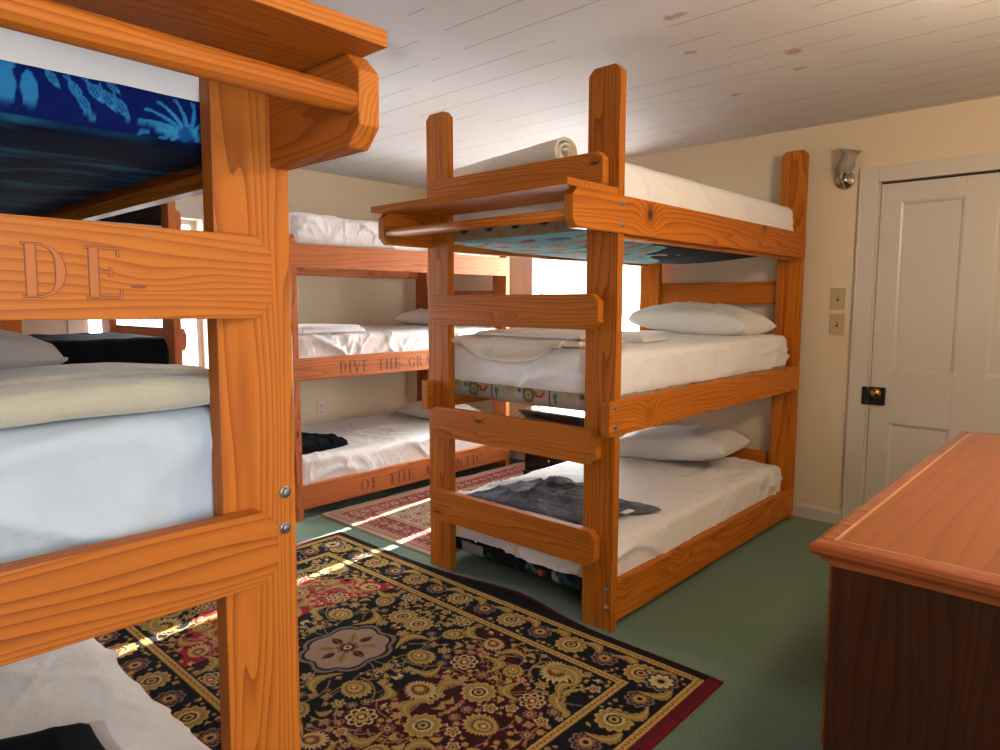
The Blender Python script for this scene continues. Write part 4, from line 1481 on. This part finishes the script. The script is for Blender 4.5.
# cream fleece rolled up on the top mattress of the middle bunk
def roll(label):
    n, turns = 90, 2.6
    sec = []
    for k in range(n + 1):
        t = k / n
        a = -turns * 2 * math.pi * t + 2.3
        r = .014 + .056 * t
        sec.append((r * math.cos(a), r * math.sin(a) * .92, .010))
    ys = np.linspace(1.765, 2.40, 46)
    V, F = [], []
    m = len(sec)
    for j, y in enumerate(ys):
        q = (y - 1.765) / .635
        s = 1.06 - .34 * q
        for side_ in (1, -1):
            for k, (x, z, th) in enumerate(sec):
                r = math.hypot(x, z); d = th / 2 * side_
                nx, nz = x / r, z / r
                V.append((2.315 + (x + nx * d) * s * 1.12, y, 1.822 + .062 * s + (z + nz * d) * s))
    V = np.array(V)
    V += (vnoise(V * 18, 4) * .0035)[:, None] * np.array([1, 0, 1]) + (vnoise(V * 5, 5) * .006)[:, None] * np.array([.4, 0, .7])
    K = 2 * m
    for j in range(len(ys) - 1):
        for k in range(m - 1):
            a = j * K + k
            F.append((a, a + 1, a + K + 1, a + K))
            b = a + m
            F.append((b + K, b + K + 1, b + 1, b))
        for k in (0, m - 1):
            a = j * K + k
            F.append((a, a + K, a + K + m, a + m))
    for j in (0, len(ys) - 1):
        for k in range(m - 1):
            a = j * K + k
            F.append((a, a + m, a + m + 1, a + 1))
    return tag(mesh_obj('rolled_blanket', V, F, M['cream_fleece'], smooth=True), label, 'blanket')


roll('cream fleece blanket rolled up on the top mattress beside the tall posts')

# cream knit blanket folded at the near end, one flap hanging over the edge
o = pad('folded_blanket', [(2.205, 1.60), (2.62, 1.64), (2.62, 2.30), (2.205, 2.34)], 1.098, .034, M['knit'], 'cream knit blanket folded at the near end of the middle mattress, flap hanging', 'blanket', 51, .012, 8, .02)
pad('upper_fold', [(2.215, 1.60), (2.60, 1.62), (2.60, 2.12), (2.215, 2.20)], 1.130, .022, M['white_fleece'], None, None, 53, .010, 8, .02).parent = o


def flap_mesh(y0, y1, x, ztop, depth, seed, n=(56, 22), th=.008):
    nu, nv = n
    V, F = [], []
    for s in (0, 1):
        for j in range(nv):
            for i in range(nu):
                a, b = i / (nu - 1), j / (nv - 1)
                y = y0 + (y1 - y0) * a
                d = depth(a)
                if b < .3:
                    t = b / .3
                    px_, pz = x + .05 * (1 - t), ztop + .004 - .012 * t * t
                else:
                    t = (b - .3) / .7
                    px_, pz = x - .010 * math.sin(math.pi * min(1, t * 1.2)) - .004, ztop - .008 - d * t
                V.append((px_ + (th if s else 0), y, pz + (-.004 if s and b < .3 else 0)))
    V = np.array(V)
    V[:, 0] -= np.abs(vnoise(V * np.array([3, 9, 14]), seed)) * .012 * np.clip((ztop - V[:, 2]) / .02, 0, 1)
    V[:, 2] += vnoise(V * np.array([3, 6, 3]), seed + 1) * .006
    K = nu * nv
    for j in range(nv - 1):
        for i in range(nu - 1):
            a = j * nu + i
            F.append((a, a + 1, a + 1 + nu, a + nu)); F.append((a + nu + K, a + 1 + nu + K, a + 1 + K, a + K))
    idx = np.arange(K).reshape(nv, nu)
    rm = list(idx[0, :]) + list(idx[1:, -1]) + list(idx[-1, -2::-1]) + list(idx[-2:0:-1, 0])
    for k in range(len(rm)):
        a, b = rm[k], rm[(k + 1) % len(rm)]
        F.append((b, a, a + K, b + K))
    return V, F


V, F = flap_mesh(1.68, 2.32, 2.185, 1.118, lambda a: .02 + .075 * math.sin(math.pi * min(1, max(0, (a - .08) / .8))) ** .6, 61)
mesh_obj('hanging_flap', V, F, M['knit'], o, smooth=True)
pad('folded_towel', [(2.68, 1.60), (3.02, 1.66), (3.00, 2.10), (2.66, 2.06)], 1.097, .030, M['white_fleece'], 'white folded towel between knit blanket and pillow on middle mattress', 'towel', 71, .005, 8, .01)

# slate-blue cloth crumpled on the lowest mattress
o = pad('crumpled_cloth', [(2.29, 2.30), (2.29, 1.62), (2.66, 1.50), (2.84, 2.20)], .352, .016, M['denim'], 'crumpled slate-blue garment on the lowest mattress mid-room', 'garment', 81, .024, 9, .05, (110, 100))
bm = bmesh.new(); add_box(bm, 2.45, 2.52, 1.53, 1.56, .376, .380, .001)
bm_obj('care_tag', bm, M['white_fleece'], o)

# back-wall bunk: folded white blanket, black garment
o = pad('folded_blanket', [(2.155, 3.562), (2.60, 3.562), (2.58, 3.98), (2.155, 3.98)], 1.094, .026, M['white_fleece'], 'white blanket folded on the middle mattress along the back wall', 'blanket', 91, .006, 7, .012, rim=.06)
pad('upper_fold', [(2.16, 3.57), (2.585, 3.57), (2.57, 3.96), (2.16, 3.97)], 1.118, .018, M['white_fleece'], None, None, 92, .005, 7, .012, rim=.06).parent = o
pad('garment', [(2.150, 3.60), (2.55, 3.66), (2.44, 4.12), (2.150, 4.06)], .366, .050, M['black_cloth'], 'black garment lying on the lowest mattress along the back wall', 'garment', 95, .02, 8, .03)

# far left bunk: black blanket draped over the middle mattress, dark brown blanket on the top one


def drape(name, x0, x1, yf, yb, zt, zb, th, mat, label, seed):
    prof = [(yb, zt), (yf + .05, zt), (yf + .018, zt - .010), (yf, zt - .04), (yf - .004, (zt + zb) / 2), (yf, zb)]
    pts = []
    for (a, b), (c, d) in zip(prof, prof[1:]):
        n = max(2, int(math.hypot(c - a, d - b) / .02))
        pts += [(a + (c - a) * k / n, b + (d - b) * k / n) for k in range(n)]
    pts.append(prof[-1])
    pts = np.array(pts)
    tn = np.gradient(pts, axis=0); tn /= np.linalg.norm(tn, axis=1, keepdims=True)
    nr = np.stack([tn[:, 1], -tn[:, 0]], 1)
    xs = np.linspace(x0, x1, 40)
    V = []
    for s in (0, th):
        for x in xs:
            for p, q in zip(pts, nr): V.append((x, p[0] + q[0] * s, p[1] + q[1] * s))
    V = np.array(V)
    K, m = len(xs) * len(pts), len(pts)
    off = np.abs(vnoise(V * np.array([14, 3, 3]), seed)) * .012 + np.clip(vnoise(V * 8, seed + 1), 0, 1) * .01
    V[K:, 1] -= off[K:] * .7; V[K:, 2] += off[K:] * .6
    F = []
    for i in range(len(xs) - 1):
        for j in range(m - 1):
            a = i * m + j
            F.append((a, a + 1, a + m + 1, a + m)); F.append((a + m + K, a + m + 1 + K, a + 1 + K, a + K))
    idx = np.arange(K).reshape(len(xs), m)
    rm = list(idx[0, :]) + list(idx[1:, -1]) + list(idx[-1, -2::-1]) + list(idx[-2:0:-1, 0])
    for k in range(len(rm)):
        a, b = rm[k], rm[(k + 1) % len(rm)]
        F.append((b, a, a + K, b + K))
    return tag(mesh_obj(name, V, F, mat, smooth=True), label, 'blanket')


drape('draped_blanket', .80, 1.375, 3.533, 4.30, 1.088, .962, .014, M['black_cloth'], 'black blanket draped over the middle mattress in the far left corner', 101)
drape('draped_blanket', .62, 1.375, 3.533, 4.25, 1.797, 1.650, .014, M['brown_cloth'], 'dark brown blanket over the top mattress in the far left corner', 103)

# ---------------------------------------------------------------- rugs
M['rug'] = attr_mat('woven_wool', 0.95, 0.5, bscale=700.0, sheen=0.0)
px = .003
rw, rl = (2.113 - .655) / 2, (3.156 - .925) / 2
cv = paint_big_rug(rw, rl, px)
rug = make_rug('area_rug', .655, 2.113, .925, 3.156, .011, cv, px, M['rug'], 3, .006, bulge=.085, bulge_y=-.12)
me = rug.data
n = len(me.vertices)
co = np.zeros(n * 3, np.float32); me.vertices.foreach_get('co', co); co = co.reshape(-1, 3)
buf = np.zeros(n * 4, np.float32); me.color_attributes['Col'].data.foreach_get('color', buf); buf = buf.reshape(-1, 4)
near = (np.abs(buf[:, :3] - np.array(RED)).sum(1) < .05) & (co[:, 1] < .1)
buf[near, :3] = (.036, .0045, .006)  # red of the near half darkened: shade put into the rug's colour
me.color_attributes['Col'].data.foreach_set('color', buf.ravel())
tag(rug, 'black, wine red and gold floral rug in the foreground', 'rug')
cv2 = paint_small_rug((4.06 - 2.215) / 2, (3.518 - 2.463) / 2, .004)
r2 = make_rug('area_rug', 2.215, 4.06, 2.463, 3.518, .009, cv2, .004, M['rug'], 5)
tag(r2, 'cream and red bordered rug between the two far bunks', 'rug')

# ---------------------------------------------------------------- dresser


def build_dresser():
    x0, x1, y0, y1, zt = 1.402, 3.03, -.12, .447, .80
    wt = wood_mat('cherry_top_wood', 'x', (.32, .084, .012), (.25, .060, .009), (.20, .046, .007), .045, .30, False, varnish=.4)
    ws = wood_mat('cherry_side_wood', 'z', (.060, .015, .005), (.042, .010, .0035), (.020, .005, .002), .012, .40, True, varnish=.2)
    we = wood_mat('cherry_edge_wood', 'y', (.38, .095, .022), (.30, .066, .015), (.15, .028, .008), .014, .20, False, varnish=.6)
    inlay = flat_mat('inlay_line', (.48, .20, .06), .3, 0, .4)
    root = empty('dresser', ((x0 + x1) / 2, (y0 + y1) / 2, 0), 0, label='dark cherry wood dresser with a reddish moulded top, lower right', cat='dresser')
    cx, cy = (x0 + x1) / 2, (y0 + y1) / 2
    hx, hy = (x1 - x0) / 2, (y1 - y0) / 2
    prof = [(.030, -.052), (.030, -.046), (.020, -.042), (.018, -.034), (.006, -.028), (.001, -.020), (.0, -.013), (.003, -.006), (.009, -.002), (.016, 0.0)]
    bm = bmesh.new()
    rows = []
    for d, z in prof:
        rows.append([bm.verts.new((sx * (hx - d), sy * (hy - d), zt + z)) for sx, sy in ((-1, -1), (1, -1), (1, 1), (-1, 1))])
    for a, b in zip(rows, rows[1:]):
        for k in range(4): bm.faces.new((a[k], a[(k + 1) % 4], b[(k + 1) % 4], b[k]))
    bm.faces.new(rows[0][::-1])
    # top face with a shallow groove line inside the edge
    inner = [bm.verts.new((sx * (hx - .036), sy * (hy - .036), zt)) for sx, sy in ((-1, -1), (1, -1), (1, 1), (-1, 1))]
    for k in range(4): bm.faces.new((rows[-1][k], rows[-1][(k + 1) % 4], inner[(k + 1) % 4], inner[k]))
    g1_ = [bm.verts.new((sx * (hx - .040), sy * (hy - .040), zt - .0022)) for sx, sy in ((-1, -1), (1, -1), (1, 1), (-1, 1))]
    g2_ = [bm.verts.new((sx * (hx - .044), sy * (hy - .044), zt)) for sx, sy in ((-1, -1), (1, -1), (1, 1), (-1, 1))]
    for k in range(4):
        f = bm.faces.new((inner[k], inner[(k + 1) % 4], g1_[(k + 1) % 4], g1_[k])); f.material_index = 2
        f = bm.faces.new((g1_[k], g1_[(k + 1) % 4], g2_[(k + 1) % 4], g2_[k])); f.material_index = 2
    f = bm.faces.new(g2_); f.material_index = 1
    top = bm_obj('top', bm, we, root, mats=[we, wt, inlay])
    bm = bmesh.new()
    bx, by = hx - .040, hy - .036
    add_box(bm, -bx, bx, -by, by, .09, zt - .05, .003)
    bm_obj('case', bm, ws, root)
    # corner posts with a bead, and a moulded plinth
    for sx in (-1, 1):
        for sy in (-1, 1):
            bm = bmesh.new()
            add_box(bm, min(sx * bx, sx * (bx + .006)), max(sx * bx, sx * (bx + .006)), sorted((sy * by, sy * (by - .035)))[0], sorted((sy * by, sy * (by - .035)))[1], .09, zt - .052, .0025)
            bm_obj('corner_strip', bm, ws, root)
    bm = bmesh.new()
    rows = []
    for d, z in [(-.012, .0), (-.012, .075), (-.006, .088), (.0, .096)]:
        rows.append([bm.verts.new((sx * (bx - d), sy * (by - d), z)) for sx, sy in ((-1, -1), (1, -1), (1, 1), (-1, 1))])
    for a, b in zip(rows, rows[1:]):
        for k in range(4): bm.faces.new((a[k], a[(k + 1) % 4], b[(k + 1) % 4], b[k]))
    bm.faces.new(rows[0][::-1]); bm.faces.new(rows[-1])
    bm_obj('plinth', bm, ws, root)
    for r in range(3):
        for c in range(2):
            a = -bx + .03 + c * (bx - .02); b_ = a + bx - .05
            z0 = .125 + r * .208; z1 = z0 + .19
            bm = bmesh.new(); add_box(bm, a, b_, by, by + .016, z0, z1, .005)
            d = bm_obj('drawer', bm, wt, root)
            for q in (.25, .75):
                bm = bmesh.new()
                add_lathe(bm, [(.010, 0), (.008, .012), (.016, .020), (.018, .026), (.010, .032), (0, .033)], Matrix.Translation((a + (b_ - a) * q, by + .016, (z0 + z1) / 2)) @ Matrix.Rotation(-math.pi / 2, 4, 'X'), 18)
                bm_obj('knob', bm, M['brass'], d)
    return root


build_dresser()

# ---------------------------------------------------------------- black nightstand under the right window


def build_nightstand():
    x0, x1, y0, y1, zt = 3.69, 4.10, 2.64, 3.215, .515
    root = empty('nightstand', ((x0 + x1) / 2, (y0 + y1) / 2, .0095), 0, label='black nightstand with moulded top beneath the bright window', cat='nightstand')
    hx, hy, zt = (x1 - x0) / 2, (y1 - y0) / 2, zt - .0095
    bm = bmesh.new()
    rows = []
    for d, z in [(.030, -.060), (.024, -.050), (.012, -.040), (.008, -.026), (0, -.022), (-.004, -.012), (-.002, -.003), (.004, 0)]:
        rows.append([bm.verts.new((sx * (hx - d), sy * (hy - d), zt + z)) for sx, sy in ((-1, -1), (1, -1), (1, 1), (-1, 1))])
    for a, b in zip(rows, rows[1:]):
        for k in range(4): bm.faces.new((a[k], a[(k + 1) % 4], b[(k + 1) % 4], b[k]))
    bm.faces.new(rows[0][::-1]); bm.faces.new(rows[-1])
    bm_obj('top', bm, M['black_paint'], root)
    bm = bmesh.new(); add_box(bm, -hx + .03, hx - .03, -hy + .03, hy - .03, .05, zt - .058, .003); bm_obj('case', bm, M['black_paint'], root)
    bm = bmesh.new(); add_box(bm, -hx + .02, hx - .02, -hy + .02, hy - .02, 0, .055, .006); bm_obj('plinth', bm, M['black_paint'], root)
    for k in range(2):
        z0 = .075 + k * .19
        bm = bmesh.new(); add_box(bm, -hx + .014, -hx + .030, -hy + .06, hy - .06, z0, z0 + .17, .006)
        add_box(bm, -hx + .008, -hx + .016, -hy + .09, hy - .09, z0 + .03, z0 + .14, .004)
        d = bm_obj('drawer', bm, M['black_paint'], root)
        bm = bmesh.new()
        add_lathe(bm, [(.008, 0), (.007, .010), (.014, .018), (.012, .026), (0, .028)], Matrix.Translation((-hx + .009, 0, z0 + .085)) @ Matrix.Rotation(-math.pi / 2, 4, 'Y'), 18)
        bm_obj('knob', bm, M['brass'], d)


build_nightstand()

# ---------------------------------------------------------------- things on the walls


def plate(name, axis, face, uc, z0, z1, w, label, cat, group=None, outlet=False):
    bm = bmesh.new()
    h = z1 - z0
    if axis == 'x': add_box(bm, face - .006, face, uc - w / 2, uc + w / 2, z0, z1, .0025)
    else: add_box(bm, uc - w / 2, uc + w / 2, face - .006, face, z0, z1, .0025)
    root = tag(bm_obj(name, bm, M['white_plastic' if outlet else 'plastic']), label, cat, group)
    zc = (z0 + z1) / 2

    def part(n, du0, du1, dz0, dz1, d0, d1, mat, par=root):
        b = bmesh.new()
        if axis == 'x': add_box(b, face - d1, face - d0, uc + du0, uc + du1, zc + dz0, zc + dz1, .0008)
        else: add_box(b, uc + du0, uc + du1, face - d1, face - d0, zc + dz0, zc + dz1, .0008)
        return bm_obj(n, b, mat, par)
    if outlet:
        for s in (-1, 1):
            so = part('socket', -.017, .017, s * .027 - .015, s * .027 + .015, .004, .009, M['white_plastic'])
            for q in (-.007, .007): part('slot', q - .0018, q + .0018, s * .027 - .006, s * .027 + .007, .0088, .0094, M['slot'], so)
        part('screw', -.003, .003, -.003, .003, .005, .0075, M['bolt'])
    else:
        part('toggle_slot', -.006, .006, -.013, .013, .005, .0068, M['slot'])
        part('toggle', -.0045, .0045, -.001, .010, .006, .017, M['plastic'])
        for s in (-1, 1): part('screw', -.0035, .0035, s * .042 - .0035, s * .042 + .0035, .005, .0075, M['bolt'])
    return root


plate('switch_plate', 'x', XD, 1.233, 1.236, 1.358, .078, 'almond light switch plate, the upper one beside the door', 'light switch', 'light switches beside the door')
plate('switch_plate', 'x', XD, 1.2315, 1.092, 1.213, .078, 'almond light switch plate, the lower one beside the door', 'light switch', 'light switches beside the door')
plate('outlet_plate', 'y', YC, 2.968, .385, .500, .074, 'wall outlet above the lowest back-wall mattress', 'outlet', None, True)


def build_sconce():
    root = empty('wall_sconce', (XD, 1.228, 1.950), 0, label='chrome wall sconce with a ruffled frosted glass shade above the light switches', cat='wall lamp')
    R = Matrix.Rotation(-math.pi / 2, 4, 'Y')
    bm = bmesh.new()
    add_lathe(bm, [(.052, 0), (.052, .006), (.046, .012), (.040, .013), (.036, .020), (.026, .024), (.022, .030), (.012, .036), (0, .037)], R, 32)
    bm_obj('backplate', bm, M['chrome'], root)
    bm = bmesh.new()
    add_lathe(bm, [(.009, .03), (.009, .060), (.013, .064), (.013, .070), (0, .074)], R, 16)
    Tm = Matrix.Translation((-.060, -.004, .004)) @ Matrix.Rotation(math.radians(-8), 4, 'Y') @ Matrix.Rotation(math.radians(16), 4, 'X')
    add_lathe(bm, [(.0, -.008), (.014, -.006), (.018, .004), (.020, .022), (.024, .030), (.024, .036), (0, .037)], Tm, 20)
    bm_obj('arm', bm, M['chrome'], root)
    m, nt, b = new_mat('frosted_glass')
    g = G(nt)
    n = g.noise(g.obj(), 60.0, 2.0)
    g.l(g.mix(n, (.62, .55, .46), (.52, .45, .37)), b.inputs['Base Color'])
    b.inputs['Roughness'].default_value = .35
    b.inputs['Transmission Weight'].default_value = .55
    b.inputs['IOR'].default_value = 1.2
    bm = bmesh.new()
    prof = [(.026, .030), (.038, .042), (.044, .060), (.042, .082), (.037, .104), (.036, .120), (.044, .140), (.058, .152)]
    prof2 = [(r - .003, z) for r, z in prof[::-1]]
    wob = lambda z, t: (.10 * max(0, (z - .10) / .05)) * math.sin(t * 2 * math.pi * 8)
    t = bmesh.new()
    add_lathe(t, prof + prof2 + [prof[0]], Tm, 48, 0, wob)
    ff = [f for f in t.faces if len(f.verts) > 4]
    bmesh.ops.delete(t, geom=ff, context='FACES_ONLY')
    merge(bm, t)
    bm_obj('glass_shade', bm, m, root)


build_sconce()


# pendant lamp over the near end of the dresser that lights this end of the room
def build_lamp():
    root = empty('pendant_lamp', (2.25, -.15, H), 0, label='brass pendant lamp with a frosted globe hanging beyond the dresser', cat='pendant lamp')
    I = Matrix.Identity(4)
    bm = bmesh.new(); add_lathe(bm, [(0, -.03), (.03, -.028), (.055, -.012), (.06, 0)], I, 32); bm_obj('canopy', bm, M['brass'], root)
    bm = bmesh.new(); add_lathe(bm, [(.03, -.262), (.03, -.245), (.008, -.235), (.006, -.02)], I, 20); bm_obj('stem', bm, M['brass'], root)
    m, nt, b = new_mat('lamp_glass')
    b.inputs['Base Color'].default_value = (.9, .85, .75, 1)
    b.inputs['Emission Color'].default_value = (1.0, .78, .53, 1)
    b.inputs['Emission Strength'].default_value = 165.0
    bm = bmesh.new()
    add_lathe(bm, [(0, -.46)] + [(.10 * math.sin(math.pi * k / 16), -.36 - .10 * math.cos(math.pi * k / 16)) for k in range(1, 15)] + [(.028, -.258)], I, 32)
    bm_obj('lamp_shade', bm, m, root)


build_lamp()

# ---------------------------------------------------------------- put each thing's origin at its base
bpy.context.view_layer.update()
for o in list(S.objects):
    if o.type == 'MESH' and o.parent is None and tuple(o.location) == (0, 0, 0) and o.data.users == 1:
        n = len(o.data.vertices)
        a = np.zeros(n * 3, np.float32); o.data.vertices.foreach_get('co', a); a = a.reshape(-1, 3)
        L = Vector(((a[:, 0].min() + a[:, 0].max()) / 2, (a[:, 1].min() + a[:, 1].max()) / 2, a[:, 2].min()))
        o.data.transform(Matrix.Translation(-L))
        o.location = L
        for c in o.children: c.location = c.location - L
